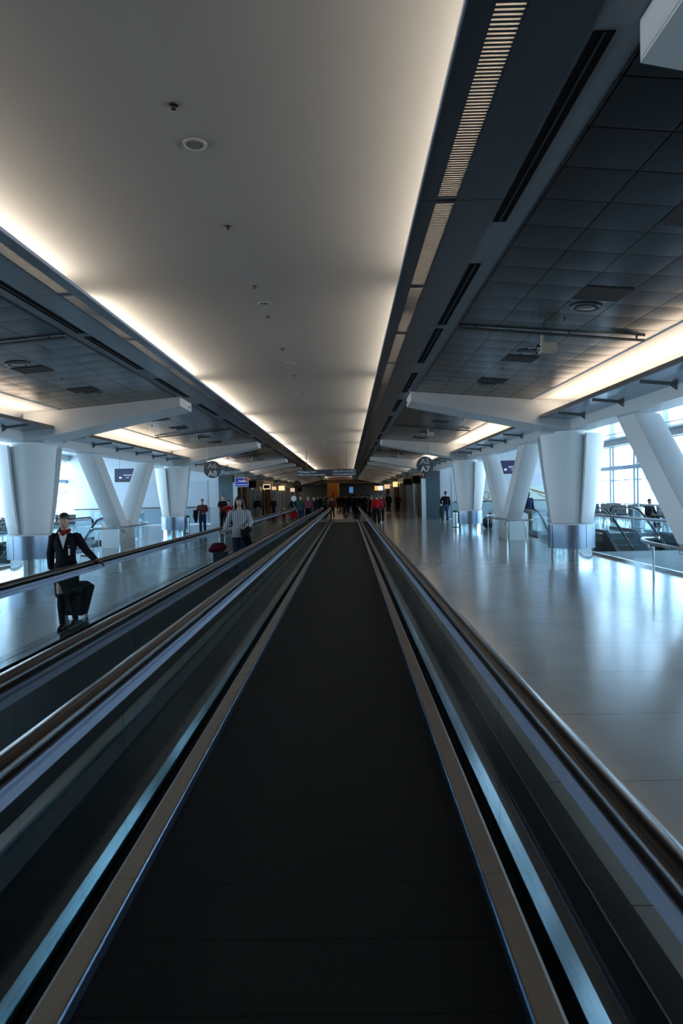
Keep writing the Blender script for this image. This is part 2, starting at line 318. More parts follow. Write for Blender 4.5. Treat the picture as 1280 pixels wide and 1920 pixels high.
# centre ceiling: a shallow vault
def vault(s): return 4.67-.005*s*s
n = 14; prof = [(XB-2.62+5.24*i/n, vault(-2.62+5.24*i/n)) for i in range(n+1)]
prof += [(x, z+.1) for x, z in reversed(prof)]
struct(MB().prism_y(prof, Y0, 113).build('ceiling', M['plaster'], smooth=True), 'smooth plaster vault over the middle of the concourse', 'ceiling')
for sd in (-1, 1):
    a = lambda s: sx(sd, s)
    def strip(name, s0, s1, z0, z1, m, y0=Y0, y1=113, label='', cat='trim'):
        xs = sorted((a(s0), a(s1)))
        return struct(MB().box(xs[0], xs[1], y0, y1, z0, z1).build(name, m), label, cat)
    S = SN[sd]
    strip('trim_%d' % (1 if sd > 0 else 2), 1.9, 2.045, 4.275, 4.30, M['soffit'], label='inner edge of the dark soffit on the %s side' % S)
    strip('trim_%d' % (3 if sd > 0 else 4), 1.888, 1.90, 4.268, 4.305, M['alu'], label='thin bright lip along the ceiling trough on the %s side' % S)
    strip('trim_%d' % (5 if sd > 0 else 6), 2.22, 2.61, 4.275, 4.30, M['soffit'], label='dark metal soffit panels on the %s side' % S)
    strip('trim_%d' % (7 if sd > 0 else 8), 2.61, 2.93, 4.28, 4.31, M['channel'], label='lighter grey channel beside the dark soffit on the %s side' % S)
    strip('wall_cove_'+S, 2.60, 2.64, 4.30, 4.66, M['white'], label='upright back of the light trough on the %s side' % S, cat='wall')
    # sloping tiled ceiling between channel and cove
    pr = [(a(2.93), 4.267), (a(5.79), 4.02), (a(5.79), 4.12), (a(2.93), 4.43)]
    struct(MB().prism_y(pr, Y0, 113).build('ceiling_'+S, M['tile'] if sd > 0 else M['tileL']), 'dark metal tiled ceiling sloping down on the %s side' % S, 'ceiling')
    # white cove surface
    pr = [(a(5.79), 4.02), (a(5.80), 4.00), (a(6.3), 3.99), (a(6.7), 3.95), (a(6.92), 3.86), (a(7.0), 3.72), (a(7.0), 3.555), (a(7.09), 3.555), (a(7.09), 4.12), (a(5.79), 4.12)]
    struct(MB().prism_y(pr, Y0, 113).build('ceiling_cove_'+S, M['white'], smooth=True), 'white lit cove above the blue soffit on the %s side' % S, 'ceiling')
    # outer high ceiling towards the windows
    struct(MB().box(*sorted((a(7.1), a(18.3))), Y0, WY+.2, 4.78, 4.9).build('ceiling_outer_'+S, mat('outer_ceiling_metal_'+S, (.55, .60, .66), .2, .7, bump=.06, bscale=3)),
           'glossy pale ceiling running to the windows on the %s side' % S, 'ceiling')
    struct(MB().box(*sorted((a(15.9), a(16.02))), Y0, WY, 4.765, 4.79).build('trim_%d' % (9 if sd > 0 else 10), M['black']), 'black slot line in the outer ceiling on the %s side' % S, 'trim')
    struct(MB().box(*sorted((a(7.1), a(7.2))), Y0, YE, 3.555, 4.9).build('wall_upper_'+S, M['white']), 'white upstand above the girder on the %s side' % S, 'wall')
    struct(MB().box(*sorted((a(17.7), a(18.2))), Y0, WY, 4.42, 4.78).build('trim_%d' % (11 if sd > 0 else 12), M['white']), 'white header over the windows on the %s side' % S, 'trim')
    # end wall of the window zone (faces the viewer)
    wb = MB().box(*sorted((a(7.4), a(18.3))), WY, WY+.2, 0, 4.9)
    struct(wb.build('wall_end_'+S, M['wallwhite']), 'white wall closing the window bay on the %s side' % S, 'wall')
    struct(MB().box(*sorted((a(8.3), a(16.4))), WY-.05, WY, .0, 2.92).build('trim_%d' % (13 if sd > 0 else 14), mat('wall_panel_'+S, (.52, .58, .66), .3)), 'slightly raised pale panel on the end wall, %s side' % S, 'trim')
    struct(MB().box(*sorted((a(18.0), a(18.4))), Y0, WY, -.3, .25).build('baseboard_'+S, M['white']), 'low kerb under the windows on the %s side' % S, 'baseboard')
    struct(MB().box(*sorted((a(7.2), a(7.35))), WY+.2, YE, 0, 3.6).build('wall_shops_'+S, M['dark']), 'dark rear lining of the shop strip on the %s side' % S, 'wall') if False else None
struct(MB().box(sx(-1, 18.4), sx(1, 18.4), Y0-.2, Y0, -.3, 4.9).build('wall_back', M['stone_grey']), 'plain wall closing the hall behind the viewer', 'wall')
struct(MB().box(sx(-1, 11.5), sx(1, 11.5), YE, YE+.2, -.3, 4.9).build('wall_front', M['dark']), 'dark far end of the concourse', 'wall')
struct(MB().box(sx(-1, 8), sx(1, 8), 113, 118.2, 3.72, 4.9).build('ceiling_bulkhead', M['brown']), 'low brown bulkhead where the lit vault ends', 'ceiling')

for sd in (-1, 1):
    struct(MB().box(*sorted((sx(sd, 8.1), sx(sd, 13.4))), 12.0, EY0, 0, .005).build('floor_apron_'+SN[sd], mat('apron_'+SN[sd], (.26, .31, .34), .55, 0, .3)), 'matt blue-grey floor behind the glass railing on the %s side' % SN[sd], 'floor')
# windows
def window(i, sd, y0, y1):
    x = sx(sd, 18.0); fr = MB()
    for yy in (y0, y0+.50): fr.box(x-.09, x+.09, yy, yy+.22, .25, 4.42)
    for z, h, d in ((2.94, .24, .12), (2.28, .05, .06), (.85, .05, .06), (.25, .08, .1), (4.36, .06, .1)): fr.box(x-d, x+d, y0, y1, z, z+h)
    fr.box(x-.05, x+.05, (y0+y1)/2+.25, (y0+y1)/2+.31, .25, 3.0)
    o = fr.build('window_%d' % i, M['mullion']); tag(o, 'tall glazed bay, %s from the near end, on the %s side' % (ordn((i-1) % 17), SN[sd]), 'window', None, 'structure')
    MB().box(x-.01, x+.01, y0, y1, .25, 4.42).build('window_glass', M['glass_window'], o)
k = 1
for sd in (1, -1):
    y = WY
    while y > Y0+.5:
        window(k, sd, max(y-3.6, Y0), y); y -= 3.6; k += 1

# beams, girders
C = [3.0, 17.5, 32.0, 46.5]; BE = [3.10]+C[1:]+[46.5+7.25*i for i in range(1, 9)]
def beam(i, y, sd):
    t = thing('ceiling_beam', 'white tapered cantilever beam, %s from the viewer on the %s side' % (ordn(i), SN[sd]), 'beam', (sx(sd, 2.85), y, 4.05), 0, 'white ceiling beams')
    pr = [(0, 0), (3.29, -.69), (3.895, -.78), (3.895, -.02), (2.94, .02), (.08, .225), (0, .225)]
    MB().prism_y([(sd*x, z) for x, z in pr], -.62, .62).build('beam_body', M['clad'], t)
    MB().box(*sorted((-sd*.006, 0)), -.60, .60, .015, .21).build('end_plate', M['white'], t)
    if i in (1, 2): MB().tube([(sd*-.01, .3, .08), (sd*-.03, .3, .08)], .025, 10).build('socket', M['steel_dark'], t)
for sd in (1, -1):
    for i, y in enumerate(BE): beam(i, y, sd)
    g = MB().prism_y([(sx(sd, s), z) for s, z in ((6.75, 3.27), (7.35, 3.27), (7.35, 3.55), (6.75, 3.55))], Y0, YE)
    tag(g.build('girder', M['clad']), 'long white girder carried by the columns on the %s side' % SN[sd], 'girder')
    # blue glossy soffit strips with brackets, one per bay
    for k_ in range(4 if True else 0):
        y0, y1 = (BE[k_]+.63, C[k_]+14.5-.63) if k_ < 3 else (C[3]+.62, 112)
        if k_ == 3: continue
        t = thing('blue_soffit', 'glossy blue-grey soffit strip in the %s bay on the %s side' % (ordn(k_), SN[sd]), 'soffit', (sx(sd, 6.01), y0, 3.57), 0, 'blue soffit strips')
        MB().prism_y([(sd*x, z) for x, z in ((0, 0), (.735, -.07), (.735, -.04), (0, .03))], 0, y1-y0).build('soffit_panel', M['blueglass'], t)
        MB().prism_y([(sd*x, z) for x, z in ((-.02, -.02), (.02, -.02), (.02, .06), (-.02, .06))], 0, y1-y0).build('edge_trim', M['steel_dark'], t)
        for j in range(6):
            yy = 1.1+2.2*j
            MB().prism_y([(sd*x, z) for x, z in ((.12, -.012), (.12, -.045), (.62, -.09), (.70, -.15), (.73, -.17), (.73, -.068))], yy, yy+.025).build('bracket', M['steel_dark'], t)
    for k_ in range(3, 11):
        t = thing('blue_soffit', 'short glossy soffit strip above the shops, %s from the viewer on the %s side' % (ordn(k_), SN[sd]), 'soffit', (sx(sd, 6.01), BE[k_]+.63, 3.57), 0, 'blue soffit strips')
        MB().prism_y([(sd*x, z) for x, z in ((0, 0), (.735, -.07), (.735, -.04), (0, .03))], 0, BE[k_+1]-BE[k_]-1.26).build('soffit_panel', M['blueglass'], t)

# light: cove lamps on the ledges
E_ = []
for sd in (1, -1):
    for i in range(17):
        y = 9.2-7.25+7.25*i
        if y > 112: break
        b = MB().prism_y([(sx(sd, 2.12), 4.301), (sx(sd, 2.60), 4.301), (sx(sd, 2.60), 4.60), (sx(sd, 2.3), 4.62)], y-.03, y+.03).build('trim_%d' % (40+i+(20 if sd < 0 else 0)), M['white'])
        struct(b, 'added upright baffle for shadow bands in the light trough, %s on the %s side' % (ordn(i), SN[sd]), 'trim')  # baffles added to cast dark bands across the vault edges
    y = 9.2-7.25*3
    while y < 112:
        y1 = min(y+7.25, 113)
        area('cove_lamp', (sx(sd, 2.44), (y+y1)/2, 4.33), .10, y1-y-.9, COVE*(y1-y)/7.25, COVE_COL, (pi, sd*radians(-32), 0))
        y += 7.25
    for k_, yc in enumerate(C[:3]+[46.5+7.25*i for i in range(9)]):
        y0, y1 = yc+.9, (yc+14.5-.9 if k_ < 3 else yc+7.25-.9)
        if y1 > 113: continue
        area('side_cove_lamp', (sx(sd, 6.30), (y0+y1)/2, 3.60), .30, y1-y0, SIDE*(y1-y0)/12.7, SIDE_COL, (pi, sd*radians(8), 0))

# light grilles, slot vents
gm = MB(); nsl = 62
for i in range(nsl):
    y = .05+i*.0373
    gm.box(-.0875, .0875, y, y+.019, .0, .0025)
gm.box(-.0875, -.08, 0, 2.4, 0, .02).box(.08, .0875, 0, 2.4, 0, .02).box(-.0875, .0875, 0, .05, 0, .02).box(-.0875, .0875, .05+nsl*.0373, 2.4, 0, .02)
amesh = MB().box(-.08, .08, .01, 2.39, .012, .016).mesh('acrylic_panel'); amesh.materials.append(M['acrylic'])
gmesh = gm.mesh('light_grille'); gmesh.materials.append(M['soffit'])
for sd in (1, -1):
    for i in range(45):
        o = bpy.data.objects.new('light_grille', gmesh); COL.objects.link(o); o.location = (sx(sd, 2.1325), 1.083+2.417*i, 4.277)
        tag(o, 'slotted metal light grille, %s from the viewer along the %s soffit' % (ordn(i), SN[sd]), 'grille', 'light grilles in the %s soffit' % SN[sd])
        ac = bpy.data.objects.new('acrylic_panel', amesh); COL.objects.link(ac); ac.parent = o
    kk = 0
    for b in range(5):
        for y0, y1 in ((3.8, 6.4), (7.56, 10.25), (10.5, 13.2), (14.3, 17.0)):
            yy = y0+14.5*b; L_ = y1-y0
            t = MB().box(-.06, .06, 0, L_, .0, .03); 
            o = t.build('slot_vent', M['gasket']); o.location = (sx(sd, 2.695), yy, 4.272)
            MB().box(-.008, .008, 0, L_, -.004, 0).build('vent_blade', M['black'], o)
            tag(o, 'long black slot vent, %s from the viewer in the %s channel' % (ordn(kk), SN[sd]), 'vent', 'black slot vents in the %s channel' % SN[sd]); kk += 1

# ceiling tile fittings
def tz(s): return 4.267-.08636*(s-2.93)
SL = math.atan(.08636)
def on_tile(name, sd, s, y): pass
kd = {1: 0, -1: 0}; kf = {1: 0, -1: 0}; ks = {1: 0, -1: 0}
dm = {}
for sd in (1, -1):
    for b in range(4):
        for y in (6.0, 8.35, 12.3, 14.65):
            o = MB().box(-.278, .278, -.278, .278, -.006, .004).build('ceiling_vent', M['dark_tile'])
            for q in range(7): MB().box(-.26, .26, -.25+q*.075, -.235+q*.075, -.010, -.006).build('slat', M['dark_tile'], o) if b == 0 and q == 0 else None
            o.location = (sx(sd, 4.37), y+14.5*b, tz(4.37)); o.rotation_euler = (0, sd*SL, 0)
            tag(o, 'dark square vent panel, %s from the viewer in the %s tiled ceiling' % (ordn(kd[sd]), SN[sd]), 'vent', 'dark vent panels'); kd[sd] += 1
        for y in (5.43, 8.92, 11.73, 15.22):
            t = MB().lathe([(.20, 0), (.205, -.012), (.18, -.02), (.15, -.008), (.15, 0)], n=28).build('round_diffuser', M['stone_grey'], smooth=True)
            MB().lathe([(.11, -.002), (.12, -.014), (.06, -.022), (.001, -.024)], n=24).build('diffuser_cone', M['stone_grey'], t, smooth=True)
            t.location = (sx(sd, 4.37), y+14.5*b, tz(4.37)-.002); t.rotation_euler = (0, sd*SL, 0)
            tag(t, 'round metal air diffuser, %s from the viewer in the %s tiled ceiling' % (ordn(kf[sd]), SN[sd]), 'diffuser', 'round diffusers'); kf[sd] += 1
        for y, s in ((7.3, 4.95), (9.6, 4.3), (13.4, 4.3)):
            t = MB().lathe([(.001, 0), (.035, 0), (.035, -.012), (.012, -.02), (.012, -.05), (.022, -.055), (.001, -.058)], n=12).build('sprinkler', M['steel_dark'], smooth=True)
            t.location = (sx(sd, s), y+14.5*b, tz(s)); tag(t, 'tiny metal sprinkler, %s from the viewer under the %s tiles' % (ordn(ks[sd]), SN[sd]), 'sprinkler', 'sprinklers under the tiles'); ks[sd] += 1
# sprinklers and speakers along the vault
SPR = [5.08, 7.32, 9.6, 12.3, 14.3, 17.4, 20.4, 24, 28, 32, 36.5, 41]
for i, y in enumerate([5.08, 7.35, 9.45, 11.05, 13.5, 16.5, 19.5, 23, 27, 31, 36, 42]):
    t = MB().lathe([(.001, 0), (.036, 0), (.034, -.008), (.010, -.012), (.008, -.034), (.020, -.036), (.001, -.040)], n=14).build('sprinkler', M['black'], smooth=True)
    t.location = (XB+.02, y, vault(0)); tag(t, 'small dark sprinkler head, %s from the viewer on the vault' % ordn(i), 'sprinkler', 'sprinklers on the vault')
for i, y in enumerate((5.65, 10.3, 15.0, 19.8, 25, 31, 37)):
    t = MB().lathe([(.10, 0), (.10, -.010), (.078, -.014), (.068, -.004), (.001, -.004)], n=30).build('ceiling_speaker', M['plaster'], smooth=True)
    MB().lathe([(.001, -.0045), (.067, -.0045), (.067, -.008), (.001, -.008)], n=30).build('speaker_grille', M['channel'], t, smooth=True)
    t.location = (XB+.05, y, vault(0)); tag(t, 'round flush ceiling speaker, %s from the viewer on the vault' % ordn(i), 'speaker', 'speakers on the vault')

# projector rails and projectors
for sd in (1, -1):
    for b in range(3):
        y = 10.3+14.5*b
        if b == 0 or True:
            t = MB().tube([(sx(sd, 2.95), y, tz(2.95)-.03), (sx(sd, 5.72), y, tz(5.72)-.04)], .02, 8).build('ceiling_rail', M['steel_dark'], smooth=True)
            for s in (3.2, 4.6, 5.6): MB().box(sx(sd, s)-.015, sx(sd, s)+.015, y-.01, y+.01, tz(s)-.04, tz(s)+.01).build('hanger', M['steel_dark'], t)
            tag(t, 'thin dark rail across the tiles in the %s bay, %s side' % (ordn(b), SN[sd]), 'rail', 'ceiling rails')
        t = thing('projector', 'cream box projector hanging from the rail in the %s bay, %s side' % (ordn(b), SN[sd]), 'projector', (sx(sd, 4.2), y, tz(4.3)-.05), 0, 'cream ceiling projectors')
        MB().box(-.02, .02, -.02, .02, -.14, .0).build('mount', M['cream'], t)
        pb = MB().box(*sorted((-sd*.04, sd*.20)), -.085, .085, -.26, -.12).build('projector_body', M['cream'], t, bevel=.012)
        MB().tube([(-sd*.04, 0, -.19), (-sd*.09, 0, -.19)], .055, 14).build('lens', M['chrome'], pb, smooth=True)
        MB().tube([(-sd*.09, 0, -.19), (-sd*.18, -.02, -.17)], [.012, .012], 8).build('arm', M['steel'], pb)
        MB().box(-sd*.18-.03, -sd*.18+.03, -.04, .02, -.20, -.15).build('camera_head', M['steel'], t, bevel=.008)

# round columns
def column(i, y, sd):
    t = thing('round_column', 'round column with flaring white petals and grey drum, %s from the viewer on the %s side' % (ordn(i), SN[sd]), 'column', (sx(sd, 6.94), y, 0), 0, 'round petalled columns')
    MB().lathe([(.50, 0), (.50, .33)], n=40).build('kick_plate', M['chrome'], t, smooth=True)
    MB().lathe([(.50, .31), (.575, .31), (.575, .90), (.50, .90)], n=48).build('drum', M['drum'], t, smooth=True)
    drum = [c for c in t.children if c.name.startswith('drum')][0]
    for a in range(4):
        an = radians(20+90*a if sd > 0 else 160-90*a)
        MB().box(-.004, .004, .574, .579, .31, .90).build('drum_seam', M['black'], drum).rotation_euler = (0, 0, an)
    MB().lathe([(.575, .90), (.56, .94), (.44, .95)], n=48).build('drum_cap', M['white'], t, smooth=True)
    MB().lathe([(.42, .94), (.66, 3.10), (.66, 3.13)], n=40).build('core', M['white'], t, smooth=True)
    MB().lathe([(.40, 3.10), (.40, 3.266)], n=32).build('neck', M['white'], t, smooth=True)
    for a in range(4):
        c0 = pi/4+a*pi/2; hw = radians(35); pr = []
        out_ = []; inn = []
        zs = [.95, 1.4, 1.9, 2.4, 2.9, 3.16]; rr = [.53, .60, .67, .735, .79, .82]
        nn = 14; rings = []
        for z, r in zip(zs, rr):
            e = hw*(1.0 if True else 1)
            o_ = [(r*cos(c0-e+2*e*k/nn), r*sin(c0-e+2*e*k/nn), z) for k in range(nn+1)]
            r2 = r-.09
            i_ = [(r2*cos(c0-e+2*e*k/nn), r2*sin(c0-e+2*e*k/nn), z) for k in range(nn, -1, -1)]
            rings.append(o_+i_)
        MB().rings(rings).build('petal', M['clad'], t, smooth=True)
for sd in (1, -1):
    for i, y in enumerate(C[:3]): column(i, y, sd)

# V struts with kerb boxes and bowed guard rails
def arcpts(cx, cy, rx, ry, a0, a1, z, n=20): return [(cx+rx*cos(a0+(a1-a0)*k/n), cy+ry*sin(a0+(a1-a0)*k/n), z) for k in range(n+1)]
def strut(i, yc, sd):
    s_in = 6.92
    t = thing('v_strut', 'white V-shaped strut standing on a kerb box, %s from the viewer on the %s side' % (ordn(i), SN[sd]), 'strut', (sx(sd, s_in), yc, 0), 0, 'white V struts')
    MB().prism_x([(-.75, 0), (1.0, 0), (1.0, .93), (.35, .98), (-.35, .98), (-.75, .93)], *sorted((sd*.12, sd*.80))).build('kerb_box', M['clad'], t, bevel=.01)
    for d in (-1, 1):
        # leg: rounded rectangle section swept from the vertex up to the girder
        sec = [(0, -.44), (0, .44), (.06, .48), (.40, .48), (.56, .36), (.56, -.36), (.40, -.48), (.06, -.48)]
        def ring(yc_, z, k=1.0):
            return [(sd*x, yc_+d*yy*k*.92, z) for x, yy in sec]
        y_top = 3.2; y_bot = .62
        rings = []
        for z in (.55, .66, .8, 1.2, 2.0, 2.8, 3.268):
            f_ = (z-.9)/(3.35-.9); yy = d*(y_bot+(y_top-y_bot)*f_)
            rings.append(ring(yy, z, {.55: .45, .66: .75}.get(z, 1.0)))
        MB().rings(rings).build('leg', M['clad'], t, smooth=True)
    return t
def guard(i, yc, sd):
    t = thing('guard_rail', 'low bowed steel guard rail round the %s V strut on the %s side' % (ordn(i), SN[sd]), 'rail', (sx(sd, 7.25), yc, 0), 0, 'bowed guard rails')
    rx, ry = .72, 2.65
    P = [(-sd*rx*cos(radians(a)), ry*sin(radians(a)), .80) for a in range(-82, 83, 6)]
    P = [(P[0][0]+sd*.22, P[0][1]+.05, .80), (P[0][0]+sd*.16, P[0][1]-.03, .80)]+P+[(P[-1][0]+sd*.16, P[-1][1]+.03, .80), (P[-1][0]+sd*.22, P[-1][1]-.05, .80)]
    MB().tube(P, .03, 12).build('rail', M['steel'], t, smooth=True)
    for a in (-80, -38, 2, 33):
        x, y = -sd*(rx-.10)*cos(radians(a)), ry*sin(radians(a))
        po = MB().tube([(x, y, 0), (x, y, .72)], .022, 10, side=(1, 0, 0)).build('post', M['chrome'], t, smooth=True)
        MB().tube([(x, y, .71), (x-sd*.09, y, .71), (x-sd*.09, y, .78)], .009, 6, side=(0, 1, 0)).build('bracket', M['steel'], po)
VY_ = [10.9, 25.4]
for sd in (1, -1):
    for i, y in enumerate(VY_): strut(i, y, sd); guard(i, y, sd)

# glass railings beside the escalator wells
def glass_railing(sd, pts, label, posts=False):
    t = thing('glass_railing', label, 'railing', (0, 0, 0), 0, 'glass railings')
    P = [(sx(sd, s), y) for s, y in pts]
    MB().tube([(x, y, 1.08) for x, y in P], .03, 10).build('top_rail', M['steel'], t, smooth=True)
    for (x0, y0), (x1, y1) in zip(P, P[1:]):
        d = Vector((x1-x0, y1-y0, 0)); n_ = max(1, round(d.length/1.4)); u = d.normalized(); w_ = Vector((-u.y, u.x, 0))
        for k in range(n_):
            a = Vector((x0, y0, 0))+d*(k/n_)+u*.012; b = Vector((x0, y0, 0))+d*((k+1)/n_)-u*.012; c = (a+b)/2+Vector((0, 0, .55))
            MB().obox(c, (b-a)/2, w_*.006, (0, 0, .49)).build('glass_panel', M['glass_clear'], t)
        c = Vector(((x0+x1)/2, (y0+y1)/2, .03)); MB().obox(c, d/2, w_*.03, (0, 0, .03)).build('base_channel', M['steel'], t)
    return t
for sd in (1, -1):
    S = SN[sd]
    glass_railing(sd, [(7.98, 11.9), (7.98, 20.2), (7.98, 24.4)], 'glass railing beside the escalator well nearest the viewer, %s side' % S)
    glass_railing(sd, [(8.1, 27.2), (8.1, 31.2)], 'short glass railing at the escalator landing, %s side' % S)
    glass_railing(sd, [(13.55, 17.0), (13.55, 28.5)], 'glass railing on the window side of the escalator well, %s side' % S)
    glass_railing(sd, [(7.9, WY-1.2), (16.9, WY-1.2)], 'long glass railing before the white end wall, %s side' % S)

# escalators
def escalator(sd, s0, s1, label):
    t = thing('escalator', label, 'escalator', (sx(sd, s0), 27.2, 0), 0, 'escalators')
    wd = s1-s0; sl = math.tan(radians(30))
    bot = lambda y: 0 if y > 0 else y*sl
    steps = MB()
    for k in range(18):
        y = -.4*k; steps.box(*sorted((sd*.2, sd*(wd-.2))), y-.4, y, bot(y)-.4-.02, bot(y-.2)-.06)
    steps.box(*sorted((sd*.2, sd*(wd-.2))), 0, 2.4, -.02, .012)
    steps.build('steps', M['steel_dark'], t)
    for e in (0.08, wd-.08):
        x = sd*e
        P = [(x, 2.3, .35), (x, 2.62, .45), (x, 2.72, .68), (x, 2.6, .92), (x, 2.3, 1.02), (x, 1.2, 1.02), (x, .3, 1.02), (x, -.2, .96), (x, -.7, .74)]+[(x, -.7-k*.8, .74-k*.8*sl) for k in range(1, 8)]
        MB().tube(P, (.03, .045), 10, side=(0, 0, 1)).build('handrail', M['black'], t, smooth=True)
        pr = [(2.3, .12), (2.6, .45), (2.66, .68), (2.56, .90), (2.3, .98), (.3, .98), (-.2, .92), (-.7, .70), (-6.3, .70-5.6*sl), (-6.3, -.1-5.6*sl), (-.2, .12)]
        MB().prism_x(pr, x-.006, x+.006).build('balustrade_glass', M['glass_clear'], t)
        pr = [(2.6, 0.02), (2.6, .16), (-.1, .16), (-6.6, .16-6.5*sl), (-6.6, -.5-6.5*sl), (0, -.4), (0, .02)]
        MB().prism_x(pr, x-.07, x+.07).build('skirt_casing', M['steel_dark'], t)
        MB().tube([(x, 2.3, .96), (x, .3, .96), (x, -.2, .90), (x, -.7, .68), (x, -6.3, .68-5.6*sl)], .02, 8).build('rail_guide', M['steel'], t, smooth=True)
for sd in (1, -1):
    escalator(sd, 8.65, 10.05, 'escalator beside the concourse going down on the %s side' % SN[sd])
    escalator(sd, 11.35, 12.75, 'escalator beside the windows going down on the %s side' % SN[sd])

# ---------------- moving walkways ----------------
WE = 44.2
def walkway(c, label, first):
    t = thing('moving_walkway', label, 'moving walkway', (c, 0, 0), 0, 'parallel moving walkways')
    YS = -3.0
    MB().box(-.775, .775, YS, WE, -.10, .004).build('pallet_belt', M['belt'], t)
    MB().prism_x([(WE, .0), (WE+.22, .02), (WE+.22, .03), (WE, .012)], -.775, .775).build('comb_plate', M['steel'], t)
    MB().box(-.93, .93, WE+.22, WE+4.2, .0, .022).build('landing_plate', mat('landing_plate', (.07, .065, .06), .35, .5), t)
    for e in (-1, 1):
        Xs = lambda a: sorted((e*a[0], e*a[1]))
        MB().prism_y([(e*x, z) for x, z in ((.775, -.05), (.775, .055), (.780, .062), (.787, .055), (.787, -.05))], YS, WE+.2).build('skirt', M['skirt'], t)
        dk = MB(); y = YS
        while y < WE+1:
            y1 = min(y+3.02, WE+1.2); dk.prism_y([(e*x, z) for x, z in ((.787, .0), (.787, .058), (.875, .064), (.888, .058), (.888, .0))], y, y1-.004); y = y1
        dk.build('inner_deck', M['deck'], t)
        MB().box(*Xs((.888, .928)), YS, WE+1.2, 0, .045).build('gasket', M['gasket'], t)
        MB().prism_y([(e*x, z) for x, z in ((.944, .0), (.944, .078), (1.035, .036), (1.035, .0))], YS, WE+1.2).build('clamp_strip', M['band'], t)
        if not (first and e < 0) and not (not first and e > 0):
            MB().box(*Xs((1.035, 1.235)), YS, WE+1.2, 0, .012).build('outer_deck', M['clad_dark'], t)
            MB().box(*Xs((1.235, 1.243)), YS, WE+1.2, 0, .016).build('edge_strip', M['steel'], t)
        elif first:
            MB().box(*Xs((1.035, 1.375)), YS, WE+1.2, 0, .012).build('centre_deck', M['clad_dark'], t)
        # glass panes
        y = -2.42; 
        while y < WE+1:
            y1 = min(y+1.93, WE+1.3)
            MB().box(*Xs((.930, .942)), y+.004, y1-.004, .02, .79).build('glass_pane', M['glass'], t); y = y1
        # end pane with rounded head
        yb = WE+1.3; pr = [(yb, .02), (yb+.55, .15), (yb+.75, .4), (yb+.68, .66), (yb+.4, .79), (yb, .79)]
        MB().prism_x(pr, *Xs((.930, .942))).build('end_pane', M['glass'], t)
        # aluminium guide under the handrail: band, groove, flange
        gp = [(.908, .798), (.908, .838), (.922, .846), (.922, .860), (.900, .866), (.898, .876), (.982, .876), (.980, .866), (.958, .860), (.958, .846), (.972, .838), (.972, .798)]
        MB().prism_y([(e*x, z) for x, z in gp], YS, WE+1.5).build('rail_guide', M['alu'], t)
        # rubber handrail, turning down at the far end
        hp = [(.0, .052), (.026, .049), (.041, .038), (.049, .018), (.047, -.006), (.036, -.018), (-.036, -.018), (-.047, -.006), (-.049, .018), (-.041, .038), (-.026, .049)]
        path = [(YS, .897, 0), (WE+1.7, .897, 0)]+[(WE+1.7+.42*sin(a), .477+.42*cos(a), a) for a in [radians(x) for x in range(15, 181, 15)]]
        rings = []
        for (yy, zz, a) in path:
            rings.append([(e*.94+x, yy+z*sin(a), zz+z*cos(a)) for x, z in hp])
        MB().rings(rings).build('handrail', M['rubber'], t, smooth=True)
walkway(-.21, 'empty moving walkway stretching straight ahead from the viewer', True)
walkway(-2.62, 'second moving walkway running alongside, carrying the striped-blouse woman', False)
for i, (x0, x1) in enumerate(((1.037, 1.175), (-4.01, -3.87))):
    struct(MB().box(x0, x1, -3, WE+4, .0, .004).build('trim_%d' % (21+i), M['dark_terrazzo']), 'dark terrazzo border beside the %s walkway edge' % ('near' if i == 0 else 'far'), 'trim')

# ---------------- shops ----------------
def sign_light(name, x0, x1, y, z0, z1, col, es, label, cat='sign', frame=True):
    t = thing(name, label, cat, ((x0+x1)/2, y, z0), 0)
    h = (x1-x0)/2
    sc_ = MB().box(-h, h, .0, .18, 0, z1-z0).build('sign_case', M['black'], t)
    MB().box(-h+.03, h-.03, -.012, 0, .03, z1-z0-.03).build('sign_panel', mat(name+'_panel', col, .5, emit=col, es=es), sc_)
    e = 1 if x0 > 0 else -1
    if y < 110: MB().box(*sorted((e*h, (sx(e, 6.5)-(x0+x1)/2))), .06, .12, z1-z0-.12, z1-z0-.06).build('wall_arm', M['black'], t)
    return t
def text(body, size, loc, m, parent, name='lettering', align='LEFT', rot=(pi/2, 0, 0), bold=.02):
    c = bpy.data.curves.new(name, 'FONT'); c.body = body; c.size = size; c.align_x = align; c.extrude = .003; c.offset = size*bold
    c.materials.append(m); o = bpy.data.objects.new(name, c); COL.objects.link(o); o.location = loc; o.rotation_euler = rot
    bpy.context.view_layer.update()
    me = bpy.data.meshes.new_from_object(o.evaluated_get(bpy.context.evaluated_depsgraph_get())); bpy.data.objects.remove(o)
    o = bpy.data.objects.new(name, me); COL.objects.link(o); o.location = loc; o.rotation_euler = rot
    if len(me.materials) == 0: me.materials.append(m)
    o.parent = parent; return o
fronts = [('stone_grey', 'steel'), ('dark', 'steel'), ('brown', 'steel_dark'), ('dark', 'brown'), ('slate', 'steel'), ('brown', 'brown'), ('stone_grey', 'steel'), ('dark', 'steel')]
